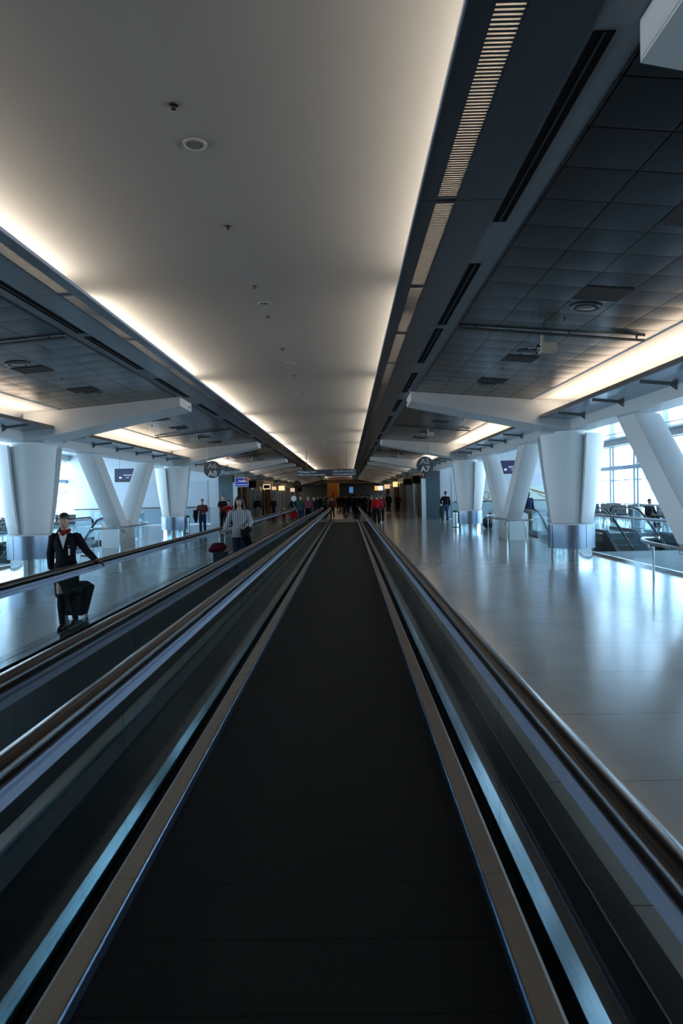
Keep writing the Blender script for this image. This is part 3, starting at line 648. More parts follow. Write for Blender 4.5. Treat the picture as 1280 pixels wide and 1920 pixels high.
for sd in (1, -1):
    S = SN[sd]; a = lambda s: sx(sd, s)
    # end panel facing the viewer
    t = thing('shop_end_panel', 'dark slate panel at the corner of the %s hand shops' % S, 'panel', (a(7.0), WY-.22, 0))
    MB().box(*sorted((sd*-.45, sd*.5)), 0, .2, 0, 2.75).build('lower_panel', M['slate'], t)
    MB().box(*sorted((sd*-.45, sd*.5)), 0, .2, 2.75, 3.26).build('upper_panel', M['signgrey'], t)
    MB().box(*sorted((sd*-.75, sd*-.45)), .02, .2, 0, 2.75).build('door_edge', M['wallwhite'], t)
    for i in range(8):
        y0 = WY+.3+8.2*i; fc, jm = fronts[(i+(0 if sd > 0 else 3)) % 8]
        t = thing('shop', 'shop front, %s beyond the white wall on the %s side' % (ordn(i), S), 'shop', (a(6.5), y0, 0), 0, 'shop fronts along the %s side' % S)
        MB().box(*sorted((0, sd*.25)), 0, 8.2, 2.75, 3.26).build('fascia', M['brown'] if i % 2 else M['stone_grey'], t)
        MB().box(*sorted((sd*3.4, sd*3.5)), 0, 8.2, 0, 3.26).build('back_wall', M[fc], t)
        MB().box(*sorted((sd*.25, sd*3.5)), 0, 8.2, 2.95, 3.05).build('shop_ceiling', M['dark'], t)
        for yy in (0, 2.6, 5.3): MB().box(*sorted((0, sd*.3)), yy, yy+.28, 0, 2.75).build('pillar', M[jm], t)
        MB().box(*sorted((sd*.1, sd*.12)), .28, 2.6, .05, 2.75).build('shop_window', M['glass'], t)
        MB().box(*sorted((sd*.1, sd*.16)), 5.6, 8.2, 0, 2.75).build('side_panel', M[jm] if i % 3 == 0 else M['stone_grey'], t)
        MB().box(*sorted((sd*1.6, sd*2.2)), 1.0, 4.6, 0, 1.1).build('counter', M['brown'], t)
        if i > 0: area('shop_lamp', (a(8.2), y0+4, 2.9), 1.5, 5, 22, (1, .72, .42), (0, 0, 0))
# lit signs, right side then left side
sign_light('lit_sign', 4.75, 5.7-.25, 72, 2.44, 3.04, (1, .78, .30), 1.1, 'large square yellow lit sign over the right hand shops')
sign_light('lit_sign', 4.55, 5.3, 85, 2.36, 2.95, (1, .62, .36), .8, 'small orange-cream lit sign beyond the square yellow one')
t = sign_light('lit_sign', 3.95, 5.2, 100, 2.25, 2.95, (1, .95, .95), 1.0, 'long lit sign, half yellow and half white, farthest on the right')
MB().box(-.58, -.12, -.02, -.012, .04, .64).build('yellow_half', mat('sign_yellow', (.9, .5, .05), .5, emit=(.9, .5, .05), es=1), t)
for nme, x0, x1, y, z0, z1, lb in (('wall_monitor', 4.75, 5.5, 50, 2.46, 3.06, 'black monitor hung at the corner of the right hand shops'), ('wall_monitor', 4.5, 5.2, 55, 2.42, 2.95, 'second black monitor with a pale grid, over the right shops'),
                               ('wall_monitor', -7.9, -7.2, 54, 2.45, 3.05, 'black monitor right after the blue currency sign'), ('wall_monitor', -7.0, -6.3, 95, 2.3, 3.0, 'black monitor after the last lit sign on the left')):
    t = thing(nme, lb, 'monitor', ((x0+x1)/2, y, z0)); h = (x1-x0)/2
    MB().box(-h, h, 0, .12, 0, z1-z0).build('monitor_case', M['black'], t, bevel=.01)
    MB().box(-h+.04, h-.04, -.004, 0, .04, z1-z0-.04).build('screen', M['dark'], t)
    MB().box(-.02, .02, .04, .08, z1-z0, z1-z0+.5).build('hanger', M['black'], t)
t = thing('blue_sign', 'blue and red currency exchange sign over the left hand shops', 'sign', (-7.15, 46.1, 2.44))
MB().box(-.46, .46, 0, .1, 0, .62).build('sign_case', M['signwhite'], t); MB().box(-.3, -.27, .04, .07, .62, .99).build('hanger', M['black'], t); MB().box(.27, .3, .04, .07, .62, .99).build('hanger', M['black'], t)
mb = mat('sign_blue', (.02, .03, .35), .4, emit=(.02, .03, .4), es=.12); mr = mat('sign_red', (.4, .02, .03), .4, emit=(.4, .02, .03), es=.1)
MB().box(-.41, .15, -.01, 0, .34, .59).build('blue_panel', mb, t); MB().box(.18, .43, -.01, 0, .34, .59).build('red_panel', mr, t); MB().box(-.43, .43, -.01, 0, .03, .31).build('lower_blue_panel', mb, t)
sw = mat('sign_white_lit', (.9, .9, .9), .5, emit=(.9, .9, 1), es=.25)
text('Travelex', .14, (-.2, -.014, .36), sw, t); text('Currency Exchange', .10, (-.41, -.014, .12), sw, t)
t = sign_light('lit_sign', -7.45, -6.75, 60, 2.35, 2.85, (1, .75, .42), 1.0, 'black screen in a glowing cream frame over the left shops')
MB().box(-.26, .26, -.03, -.012, .10, .40).build('screen', M['black'], t)
sign_light('lit_sign', -7.35, -6.85, 66, 2.32, 2.72, (1, .60, .30), .8, 'dim orange lit sign just past the framed screen')
sign_light('lit_sign', -7.3, -6.6, 72, 2.32, 2.86, (1, .78, .40), 1.1, 'plain cream lit sign in the middle of the left shops')
t = sign_light('lit_sign', -7.4, -6.8, 88, 2.25, 2.75, (1, .72, .45), 1.0, 'cream lit sign with dark bars, last on the left')
for z in (.14, .28): MB().box(-.2, .2, -.02, -.012, z, z+.05).build('bar', M['black'], t)

struct(MB().box(-3.85, 1.2, WE+4.25, 112.3, 0, .004).build('trim_90', M['dark_terrazzo']), 'added dark strip over the floor from the walkway ends to the orange pillar', 'trim')  # strip added to darken the far floor, sharing the border material
# orange pillar and far things
t = thing('orange_pillar', 'tall orange pillar with a red figure at the far end', 'pillar', (-2.35, 112.4, 0))
MB().box(-.98, .98, 0, 1.5, 0, 3.72).build('pillar_body', M['orange'], t)
MB().box(.80, .98, -.02, 0, 0, 3.72).build('edge_band', mat('light_orange', (.7, .33, .06), .5), t)
MB().ball((-.05, -.02, 2.15), (.15, .02, .17)).ball((-.05, -.02, 1.6), (.28, .02, .45)).build('red_figure', M['redp'], t)
area('far_lamp', (-2.3, 108, 3.9), 3, 3, 22, (1, .7, .4), (radians(-35), 0, 0))
t = sign_light('lit_sign', .25, .95, 113.3, 2.0, 3.05, (.10, .30, .75), .5, 'blue lit advert panel at the far end'); MB().box(-.02, .02, .05, .09, 1.05, 1.72).build('hanger', M['black'], t)
t = thing('hanging_sign', 'small dark hanging sign with pale symbols before the orange pillar', 'sign', (-3.9, 92, 3.0))
MB().box(-.45, .45, 0, .1, 0, .6).build('sign_body', M['signgrey'], t); MB().box(-.02, .02, .03, .06, .6, 1.3).build('hanger', M['steel_dark'], t)
for x in (-.25, .0, .22): MB().box(x-.07, x+.07, -.01, 0, .16, .42).build('symbol', M['lettergrey'], t)
t = thing('round_sign', 'small dark round gate sign far off on the left', 'sign', (-5.0, 68, 2.5))
MB().tube([(0, 0, .38), (0, .06, .38)], .38, 32, side=(0, 0, 1)).build('disc', M['signgrey'], t); MB().box(-.01, .01, .02, .04, .75, 1.4).build('hanger', M['steel_dark'], t)
text('A10', .26, (0, -.01, .3), M['lettergrey'], t, align='CENTER')

# gate signs
def gate_sign(x, y, a, b, label):
    t = thing('gate_sign', label, 'sign', (x, y, 2.62), 0, 'round gate signs'); r = .375
    MB().tube([(0, 0, r), (0, .05, r)], r, 48, side=(0, 0, 1)).build('disc', M['signgrey'], t)
    n_ = 24; pts = [(-r*.995*cos(pi*k/n_), r*.995*sin(pi*k/n_)) for k in range(n_+1)]
    MB().rings([[(px, -.003, r+.005+pz) for px, pz in pts], [(px, 0, r+.005+pz) for px, pz in pts]]).build('upper_half', M['signhalf'], t)
    text(a, .34, (0, -.008, r+.055), M['lettergrey'], t, align='CENTER'); text(b, .34, (0, -.008, r-.285), M['signwhite'], t, align='CENTER')
    for dx in (-.22, .22): MB().tube([(dx, .02, r+.3), (dx, .02, 1.52)], .004, 6, side=(1, 0, 0)).build('wire', M['steel'], t)
gate_sign(3.42, 30, 'A5', 'A7', 'round dark gate sign reading A5 over A7')
gate_sign(-5.92, 30, 'A6', 'A8', 'round dark gate sign reading A6 over A8')
# overhead direction sign
t = thing('direction_sign', 'long dark overhead sign pointing to baggage claim and terminals', 'sign', (XB, 41, 2.88))
MB().box(-1.79, 1.79, 0, .14, 0, .43).build('sign_body', M['signgrey'], t, bevel=.01)
for x in (-1.2, 1.2): MB().box(x-.015, x+.015, .05, .08, .43, 1.8).build('hanger', M['steel_dark'], t)
def arrow(x, z): 
    ar = MB().box(x-.012, x+.012, -.01, 0, z, z+.13).build('arrow', M['signwhite'], t); MB().obox((x-.03, -.006, z+.10), (.035, 0, .035), (0, .005, 0), (-.008, 0, .008)).obox((x+.03, -.006, z+.10), (.035, 0, -.035), (0, .005, 0), (.008, 0, .008)).build('arrow_head', M['signwhite'], ar)
for z in (.24, .06): arrow(-1.69, z); arrow(1.67, z)
for x, z in ((-1.6, .24), (-1.6, .06), (1.46, .24), (1.46, .06)):
    sp_ = MB().box(x, x+.12, -.01, 0, z, z+.12).build('symbol_plate', M['signwhite'], t); MB().box(x+.03, x+.09, -.014, -.01, z+.03, z+.09).build('symbol', M['signgrey'], sp_)
for k_, (x, c) in enumerate(((1.05, '1'), (1.20, '2'), (1.35, '3'))):
    MB().tube([(x, -.01, .12), (x, 0, .12)], .058, 20, side=(0, 0, 1)).build('number_disc', M['signwhite'], t); text(c, .10, (x, -.014, .085), M['signgrey'], [q_ for q_ in t.children if q_.name.startswith('number_disc')][-1], align='CENTER')
text('Baggage Claim', .145, (-1.45, -.008, .25), M['signwhite'], t); text('Ground Transportation', .145, (-1.45, -.008, .07), M['signwhite'], t)
text('Gates G91-G102', .145, (1.42, -.008, .25), M['signwhite'], t, align='RIGHT'); text('Terminals', .145, (.96, -.008, .07), M['signwhite'], t, align='RIGHT')

# departure monitors
def info_screen(x, y, label, w_=1.15):
    t = thing('departure_screen', label, 'monitor', (x, y, 2.68), 0, 'hanging departure screens')
    MB().prism_x([(-.06, 0), (.10, -.02), (.16, .58), (-.02, .66)], -w_/2, w_/2).build('screen_case', M['black'], t)
    scr = mat('screen_glow', (.004, .005, .03), .2, emit=(.006, .008, .05), es=1)
    MB().add([(-w_/2+.05, -.062, .05), (w_/2-.05, -.062, .05), (w_/2-.05, -.028, .61), (-w_/2+.05, -.028, .61)], [(0, 1, 2, 3)]).build('screen', scr, t)
    lw = mat('screen_white', (.6, .6, .7), .3, emit=(.6, .6, .75), es=1)
    MB().obox((-.28, -.062, .20), (.06, 0, 0), (0, .003, 0), (0, .003, .045)).build('icon', lw, t)
    text('DEPARTURES', .07, (-.12, -.07, .30), lw, t, rot=(radians(86), 0, 0)); text('GATE', .06, (.02, -.072, .18), lw, t, rot=(radians(86), 0, 0))
    for dx in (-.35, .35): MB().tube([(dx, .04, .6), (dx, .04, 2.1)], .025, 10, side=(1, 0, 0)).build('pole', M['white'], t, smooth=True)
info_screen(-11.35, 35, 'black departure screen hung on two poles before the left white wall')
info_screen(8.35, 35, 'black departure screen hung behind the right V strut')

# mural panel on the right end wall
t = thing('wall_mural', 'wide pale mural with a dark-haired head and crossed gold sticks', 'mural', (11.5, WY-.08, 0))
MB().box(-3.2, 3.8, 0, .02, .6, 2.1).build('mural_board', mat('mural_pale', (.55, .66, .64), .4), t)
MB().ball((-1.05, -.012, 1.45), (.26, .01, .40), 24, 14).build('mural_face', mat('mural_skin', (.45, .36, .30), .5), t)
MB().ball((-1.1, -.016, 1.78), (.32, .012, .24), 24, 14).build('mural_hair', M['hair'], t)
MB().box(-1.45, -.6, -.02, -.0, .62, 1.05).build('mural_shoulders', M['dark'], t)
for p, q_ in (((.6, 1.98), (2.6, 1.35)), ((1.0, 1.8), (2.9, 1.25)), ((1.4, 1.55), (2.6, .95))):
    d = Vector((q_[0]-p[0], 0, q_[1]-p[1]))/2
    MB().obox(((p[0]+q_[0])/2, -.014, (p[1]+q_[1])/2), d, (0, .004, 0), Vector((d.z, 0, -d.x)).normalized()*.035).build('stick', mat('mural_gold', (.35, .24, .10), .5), t)
MB().tube([(-2.1+.22*cos(a*pi/10), -.012, 1.5+.26*sin(a*pi/10)) for a in range(21)], .02, 6, side=(0, 1, 0)).build('mural_ring', M['orange'], t)
for sd in (1, -1):
    b = MB().box(*sorted((sx(sd, 8.3), sx(sd, 17))), WY-1.24, WY-1.16, 1.12, 1.18)
    tag(b.build('dark_top_rail', M['black']), 'black handrail bar along the glass before the %s end wall' % SN[sd], 'handrail')

# litter bins
def bin_(x, y, h, r, lid, label):
    t = thing('litter_bin', label, 'bin', (x, y, 0), 0, 'steel litter bins')
    MB().lathe([(r, .03), (r, h*.88)], n=24).build('bin_body', M['steel'], t, smooth=True)
    MB().lathe([(r*1.04, h*.88), (r*1.04, h*.94), (r*.7, h), (.001, h)], n=24).build('bin_lid', lid, t, smooth=True)
    MB().lathe([(r*1.02, 0), (r*1.02, .03)], n=24).build('bin_base', M['black'], t)
bin_(5.45, 34.7, .86, .15, M['leaf'], 'slim steel litter bin with a green top by the second right column')
bin_(-8.15, 34.1, .9, .2, M['green'], 'stout steel litter bin beside the second left column')
bin_(12.9, 30.5, .95, .28, M['steel'], 'fat steel bin before the black seats by the windows')
# black bags near second column
t = thing('luggage_pile', 'black bag with flowers on top beside the second right column', 'bag', (6.75, 32.9, 0))
MB().ball((0, 0, .3), (.30, .28, .32)).build('bag_body', M['seatblack'], t, smooth=True)
MB().tube([(.0, 0, .55), (.05, 0, .85), (.12, 0, .95), (.2, 0, .85)], .012, 6).build('stem', M['khaki'], t)
MB().ball((.1, -.02, .7), (.10, .08, .12), 10, 6).build('blossom', mat('blossom_pink', (.35, .16, .14), .7), t)

# seat rows near windows
def seat_row(x, y, n_, rz, label):
    t = thing('seat_row', label, 'seats', (x, y, 0), rz, 'rows of black waiting seats')
    MB().box(-.05, n_*.62, -.03, .03, .36, .42).build('beam', M['chrome'], t)
    for k in range(n_):
        x0 = k*.62
        MB().box(x0, x0+.55, -.28, .24, .42, .48).build('seat', M['seatblack'], t, bevel=.015)
        MB().obox((x0+.275, .28, .72), (.275, 0, 0), (0, .025, 0), (0, .05, .24)).build('backrest', M['seatblack'], t, bevel=.012)
    for k in range(0, n_+1, max(1, n_//2)):
        MB().tube([(k*.62-.03, 0, .4), (k*.62-.03, -.25, .02)], .02, 8, side=(1, 0, 0)).tube([(k*.62-.03, 0, .4), (k*.62-.03, .25, .02)], .02, 8, side=(1, 0, 0)).build('leg', M['chrome'], t)
for sd in (1, -1):
    for i, (s, y) in enumerate(((14.2, 28.0), (14.3, 31.5), (14.4, 35.0), (14.3, 38.5))):
        x = sx(sd, s) if sd > 0 else sx(sd, s)-2.4
        seat_row(x, y, 4, 0, 'row of four black waiting seats, %s from the viewer by the %s windows' % (ordn(i), SN[sd]))

# ---------------- people ----------------
def remesh(mb, name, vox, sm=2):
    me = mb.mesh(name); o = bpy.data.objects.new('tmp', me); COL.objects.link(o)
    r = o.modifiers.new('r', 'REMESH'); r.mode = 'VOXEL'; r.voxel_size = vox; r.use_smooth_shade = True
    if sm: s_ = o.modifiers.new('s', 'SMOOTH'); s_.iterations = sm; s_.factor = .5
    dg = bpy.context.evaluated_depsgraph_get(); dg.update()
    m2 = bpy.data.meshes.new_from_object(o.evaluated_get(dg)); m2.name = name
    bpy.data.objects.remove(o); 
    for p in m2.polygons: p.use_smooth = True
    return m2
def lerp(a, b, t): return tuple(a[i]+(b[i]-a[i])*t for i in range(3))
def hand(mb, wrist, d, palm_n, side):
    W = Vector(wrist); d = Vector(d).normalized(); n_ = Vector(palm_n); n_ = (n_-d*n_.dot(d)).normalized(); s_ = d.cross(n_)*side
    mb.tube([W-d*.02, W+d*.02, W+d*.05, W+d*.088], [(.024, .02), (.036, .016), (.041, .015), (.038, .012)], 10, side=tuple(s_))
    for k, (off, ln) in enumerate(((.029, .068), (.010, .078), (-.010, .072), (-.028, .056))):
        b = W+d*.082+s_*off; m_ = b+d*ln*.5+n_*.006; e = m_+d*ln*.42+n_*.022
        mb.tube([b, m_, e], [.0092, .0088, .007], 8, side=tuple(s_))
    b = W+d*.028+s_*.034; m_ = b+d*.035+s_*.026+n_*.008; e = m_+d*.032+s_*.004+n_*.012
    mb.tube([b, m_, e], [.012, .010, .008], 8, side=tuple(n_))
STAND = dict(aL=((.235, .02, 1.12), (.245, -.06, .87)), aR=((-.235, .02, 1.12), (-.245, -.06, .87)), lL=((.10, -.01, .47), (.11, .02, .08)), lR=((-.10, -.01, .47), (-.11, .02, .08)))
WALK = dict(aL=((.235, .10, 1.13), (.235, .10, .88)), aR=((-.235, -.06, 1.13), (-.225, -.22, .93)), lL=((.095, -.15, .48), (.095, -.22, .08)), lR=((-.095, .0, .46), (-.095, .26, .13)))
WALKB = dict(aL=((.25, .06, 1.13), (.29, .02, .87)), aR=((-.25, .0, 1.13), (-.24, -.16, .90)), lL=((.095, .0, .46), (.095, .24, .12)), lR=((-.095, -.13, .48), (-.10, -.18, .08)))
def body_mb(P, female=False, tilt=0, hands=True):
    mb = MB(); w = .92 if female else 1.0
    hipL, hipR = (.09*w, 0, .88), (-.09*w, 0, .88); shL, shR = (.175*w, 0, 1.385), (-.175*w, 0, 1.385)
    mb.tube([(0, 0, .80), (0, 0, .90), (0, 0, 1.0), (0, -.005, 1.10), (0, -.01, 1.24), (0, 0, 1.36), (0, .005, 1.42), (0, .0, 1.47), (0, -.005, 1.53)],
            [(.11*w, .085), (.165*w if not female else .17, .11), (.14*w, .10), (.135*w, .095), (.165*w, .115), (.165*w, .095), (.09, .07), (.053, .055), (.05, .055)], 20, side=(1, 0, 0))
    for sh in (shL, shR): mb.ball((sh[0]*.97, sh[1], sh[2]-.008), (.058*w, .056, .054))
    hy = -.015-.03*tilt
    mb.ball((0, hy, 1.615), (.076, .094, .108), 18, 12).ball((0, hy-.022, 1.555), (.056, .066, .062), 16, 10)
    mb.tube([(0, hy-.088, 1.635), (0, hy-.103, 1.60), (0, hy-.112, 1.583), (0, hy-.088, 1.572)], [.008, .011, .013, .008], 8)
    for e in (-1, 1): mb.ball((e*.077, hy+.005, 1.60), (.010, .02, .032), 8, 6); mb.ball((e*.028, hy-.083, 1.645), (.022, .010, .008), 8, 6)
    for hip, (kn, an) in ((hipL, P['lL']), (hipR, P['lR'])):
        mb.tube([hip, lerp(hip, kn, .5), kn, lerp(kn, an, .35), lerp(kn, an, .75), an], [.085, .072, .052, .056, .040, .036], 14, side=(1, 0, 0))
        mb.tube([(an[0], an[1]+.05, an[2]-.045), (an[0], an[1]-.05, an[2]-.045), (an[0], an[1]-.17, an[2]-.06)], [(.03, .03), (.04, .03), (.035, .018)], 10, side=(1, 0, 0))
    for sd_, sh, (el, wr) in ((1, shL, P['aL']), (-1, shR, P['aR'])):
        mb.tube([sh, lerp(sh, el, .5), el, lerp(el, wr, .3), lerp(el, wr, .75), wr], [.050, .044, .036, .038, .029, .024], 12, side=(0, 1, 0))
        if hands:
            d = Vector(wr)-Vector(el); hand(mb, wr, P.get('hd', {}).get(sd_, d), (-sd_, -.25, 0) if abs(d.z) > .1 else (0, 0, -1), -1)
    return mb
def top_mb(P, hem=.86, grow=.016, sleeve=1.0, female=False, flare=0.0, neck=1.44):
    mb = MB(); w = .93 if female else 1.0; g = grow
    shL, shR = (.175*w, 0, 1.385), (-.175*w, 0, 1.385)
    zs = [hem, (hem+1.0)/2, 1.02, 1.12, 1.25, 1.36, 1.41, neck]
    rs = [(.168*w+g+flare, .11+g+flare), (.16*w+g+flare*.6, .105+g+flare*.5), (.143*w+g+flare*.3, .10+g), (.142*w+g, .10+g), (.168*w+g, .118+g), (.17*w+g, .10+g), (.115+g, .078+g), (.062+g*.5, .062+g*.5)]
    mb.tube([(0, 0, z) for z in zs], rs, 24, side=(1, 0, 0))
    for sh, (el, wr) in ((shL, P['aL']), (shR, P['aR'])):
        mb.ball((sh[0]*.96, sh[1], sh[2]-.012), (.066*w+g*.4, .062+g*.5, .058+g*.3))
        if sleeve >= 1: mb.tube([sh, lerp(sh, el, .5), el, lerp(el, wr, .5), lerp(el, wr, .94)], [.058+g, .052+g, .046+g, .042+g, .034+g], 14, side=(0, 1, 0))
        else: mb.tube([sh, lerp(sh, el, .5), lerp(sh, el, .85)], [.058+g, .055+g, .052+g], 14, side=(0, 1, 0))
    return mb
def trouser_mb(P, grow=.018, female=False, wide=0):
    mb = MB(); w = .93 if female else 1.0
    mb.tube([(0, 0, .78), (0, 0, .88), (0, 0, 1.0)], [(.13*w+grow, .095+grow), (.172*w+grow, .112+grow), (.145*w+grow, .10+grow)], 20, side=(1, 0, 0))
    for e, (kn, an) in ((1, P['lL']), (-1, P['lR'])):
        hip = (e*.09*w, 0, .88); mb.tube([hip, lerp(hip, kn, .5), kn, lerp(kn, an, .5), lerp(kn, an, 1.0)], [.088+grow, .078+grow, .06+grow+wide, .056+grow+wide, .054+grow+wide], 14, side=(1, 0, 0))
    return mb
def skirt_mb(P, hem=.5, spread=.2):
    mb = MB(); return mb.tube([(0, 0, hem), (0, 0, .7), (0, 0, .88), (0, 0, 1.0)], [(spread, spread*.85), (.185, .15), (.185, .13), (.155, .115)], 22, side=(1, 0, 0))
def shoe_mb(an, heel=0):
    mb = MB(); x, y, z = an; z0 = z-.08
    mb.tube([(x, y+.075, z0+.045), (x, y+.02, z0+.05), (x, y-.06, z0+.042), (x, y-.15, z0+.03), (x, y-.19, z0+.022)], [(.034, .044), (.042, .048), (.047, .040), (.046, .028), (.03, .02)], 14, side=(1, 0, 0))
    mb.ball((x, y+.02, z0+.09), (.045, .05, .05), 10, 6)
    return mb
def hair_mb(kind, tilt=0):
    mb = MB(); hy = -.015-.03*tilt
    mb.ball((0, hy+.012, 1.655), (.084, .101, .088), 18, 12)
    if kind == 'bun': mb.ball((0, hy+.11, 1.66), (.045, .04, .045)); mb.ball((0, hy+.05, 1.60), (.078, .062, .075))
    if kind == 'long':
        mb.tube([(0, hy+.03, 1.66), (0, hy+.06, 1.55), (.0, .09, 1.42), (.02, .10, 1.28)], [(.08, .07), (.10, .06), (.12, .05), (.08, .03)], 16, side=(1, 0, 0))
        for e in (-1, 1): mb.tube([(e*.065, hy-.01, 1.67), (e*.088, hy+.0, 1.58), (e*.10, .01, 1.46), (e*.10, -.02, 1.34)], [(.025, .05), (.026, .06), (.035, .05), (.02, .03)], 12, side=(1, 0, 0))
    if kind == 'short': mb.ball((0, hy+.045, 1.61), (.076, .065, .07))
    return mb
_mesh = {}
def cached(key, fn, vox):
    if key not in _mesh: _mesh[key] = remesh(fn(), key, vox)
    return _mesh[key]
def attach(me, name, m, par):
    o = bpy.data.objects.new(name, me); COL.objects.link(o); o.parent = par
    if len(o.data.materials) == 0: o.data.materials.append(m)
    o.material_slots[0].link = 'OBJECT'; o.material_slots[0].material = m
    return o
def person(label, loc, rz, h=1.72, pose='STAND', top='navy', legs='jeans', hair='short', hairm='hair', skin='skin', female=False, sleeve=1.0, vox=.014, skirt=False, P=None, group=None, face=True, flare=0, hem=.86, nclothes=True):
    P = P or globals()[pose]; key = '%s_%s' % (pose, female)
    t = thing('person', label, 'person', loc, rz, group); k = h/1.722; t.scale = (k, k, k)
    attach(cached('body_'+key, lambda: body_mb(P, female, hands=True), min(vox, .009)), 'body', M[skin], t)
    attach(cached('top_%s_%s_%s_%s' % (key, sleeve, flare, hem), lambda: top_mb(P, hem, .016, sleeve, female, flare), vox), 'shirt', M[top], t)
    if skirt: attach(cached('skirt_'+key, lambda: skirt_mb(P), vox), 'skirt', M[legs], t)
    else: attach(cached('legs_'+key, lambda: trouser_mb(P, .016, female), vox), 'trousers', M[legs], t)
    for e in ('lL', 'lR'): attach(cached('shoe_'+key+e, lambda: shoe_mb(P[e][1]), .010), 'shoe', M['shoe'], t)
    if hair: attach(cached('hair_'+hair, lambda: hair_mb(hair), .011), 'hair', M[hairm], t)
    if face:
        for e in (-1, 1): attach(cached('eye', lambda: MB().ball((0, 0, 0), (.013, .006, .006)), .003), 'eye', M['hair'], t).location = (e*.028, -.102, 1.625)
        attach(cached('mouth', lambda: MB().ball((0, 0, 0), (.024, .007, .006)), .003), 'mouth', M['scarf'], t).location = (0, -.098, 1.548)
    return t

# the woman in uniform, walking to the viewer
PU = dict(aL=((.30, -.02, 1.16), (.47, -.12, 1.00)), aR=((-.235, .04, 1.12), (-.23, .06, .86)), lL=((.07, -.02, .46), (.075, .14, .10)), lR=((-.06, -.12, .48), (-.03, -.20, .08)))
PU['hd'] = {1: (.8, -.1, -.35)}
globals()['UNI'] = PU
u = thing('person', 'woman in black uniform jacket with red scarf, walking, pulling a suitcase', 'person', (-3.98, 9.55, 0), radians(8)); u.scale = (.925,)*3
attach(remesh(body_mb(PU, True, tilt=1), 'uni_body', .0065), 'body', M['skin'], u)
jk = top_mb(PU, .80, .012, 1.0, True, .012, 1.43); attach(remesh(jk, 'uni_jacket', .010), 'jacket', M['navy'], u)
attach(remesh(skirt_mb(PU, .46, .17), 'uni_skirt', .012), 'skirt', M['blackcloth'], u)
vn = MB(); vn.add([(-.055, -.133, 1.40), (.055, -.133, 1.40), (.004, -.158, 1.20), (-.055, -.10, 1.42), (.055, -.10, 1.42), (0, -.12, 1.20)], [(0, 1, 2), (3, 5, 4), (0, 3, 4, 1), (1, 4, 5, 2), (2, 5, 3, 0)])
vn.build('blouse_front', M['whitecloth'], u)
attach(remesh(MB().tube([(-.06, -.06, 1.455), (0, -.10, 1.44), (.06, -.06, 1.455), (.06, .03, 1.47), (0, .06, 1.475), (-.06, .03, 1.47), (-.06, -.06, 1.455)], [.026]*7, 10).ball((0, -.115, 1.405), (.035, .022, .05)), 'scarf', .008), 'scarf', M['scarf'], u)
lap = MB()
for e in (-1, 1): lap.add([(e*.06, -.128, 1.41), (e*.095, -.135, 1.38), (e*.075, -.158, 1.30), (e*.01, -.168, 1.18), (e*.03, -.155, 1.28)], [(0, 1, 2, 3, 4)])
lo = lap.build('lapels', M['blackcloth'], u); lo.modifiers.new('t', 'SOLIDIFY').thickness = .006
MB().box(.075, .10, -.150, -.140, 1.10, 1.20).build('badge', M['whitecloth'], u); MB().box(.07, .095, -.156, -.15, 1.225, 1.245).build('badge_clip', M['steel'], u)
attach(remesh(hair_mb('bun', 1), 'uni_hair', .009), 'hair', M['hair'], u)
for e in (-1, 1):
    MB().ball((e*.028, -.132, 1.622), (.013, .006, .005), 10, 6).build('eye', M['hair'], u); MB().ball((e*.030, -.130, 1.645), (.020, .006, .004), 10, 6).build('eyebrow', M['hair'], u)
    an = PU['lL' if e > 0 else 'lR'][1]; attach(remesh(shoe_mb(an), 'uni_shoe', .008), 'shoe', M['shoe'], u)
    kn, an = PU['lL' if e > 0 else 'lR']; attach(remesh(MB().tube([lerp(kn, an, -.1), kn, lerp(kn, an, .35), an], [.058, .056, .060, .041], 12, side=(1, 0, 0)), 'uni_stocking', .009), 'stocking', M['blackcloth'], u)
MB().ball((0, -.125, 1.548), (.022, .006, .006), 10, 6).build('mouth', M['scarf'], u)
# her suitcase
t = thing('rolling_suitcase', 'black rolling suitcase dragged behind the uniformed woman', 'suitcase', (-4.17, 10.15, .02), radians(-10)); t.rotation_euler = (radians(-28), 0, radians(-12))
MB().box(-.19, .19, -.11, .11, .06, .56).build('case_body', M['blackcloth'], t, bevel=.03)
MB().box(-.20, .20, -.16, .0, .18, .46).build('side_pockets', M['blackcloth'], t, bevel=.03)
for x in (-.12, .12): MB().tube([(x, .0, .60), (x, .0, 1.0)], .008, 6, side=(1, 0, 0)).build('handle_tube', M['steel'], t)
MB().tube([(-.13, 0, 1.0), (.13, 0, 1.0)], .014, 8).build('grip', M['black'], t)
for x in (-.17, .17): MB().tube([(x-.02, .08, .05), (x+.02, .08, .05)], .045, 14).build('wheel', M['signwhite'], t)
MB().box(-.06, .04, -.14, -.132, .36, .50).build('luggage_tag', M['whitecloth'], t)

# the woman in the striped blouse on the second walkway
PB = dict(aL=((.25, -.02, 1.14), (.20, -.19, 1.02)), aR=((-.27, .0, 1.14), (-.33, -.10, .96)), lL=((.09, -.06, .47), (.095, -.02, .08)), lR=((-.09, -.03, .47), (-.10, .10, .08)))
PB['hd'] = {-1: (-.3, -.7, -.2), 1: (-.8, -.5, -.1)}
u = thing('person', 'long-haired woman in a striped blouse and jeans standing on the second walkway', 'person', (-2.55, 16.0, .005), radians(4)); u.scale = (1.03,)*3
attach(remesh(body_mb(PB, True), 'blo_body', .0065), 'body', M['skin'], u)
attach(remesh(top_mb(PB, .80, .018, 1.0, True, .02, 1.43), 'blouse', .011), 'blouse', M['stripe'], u)
attach(remesh(trouser_mb(PB, .014, True), 'blo_jeans', .011), 'jeans', M['jeans'], u)
attach(remesh(hair_mb('long'), 'blo_hair', .010), 'hair', M['hair'], u)
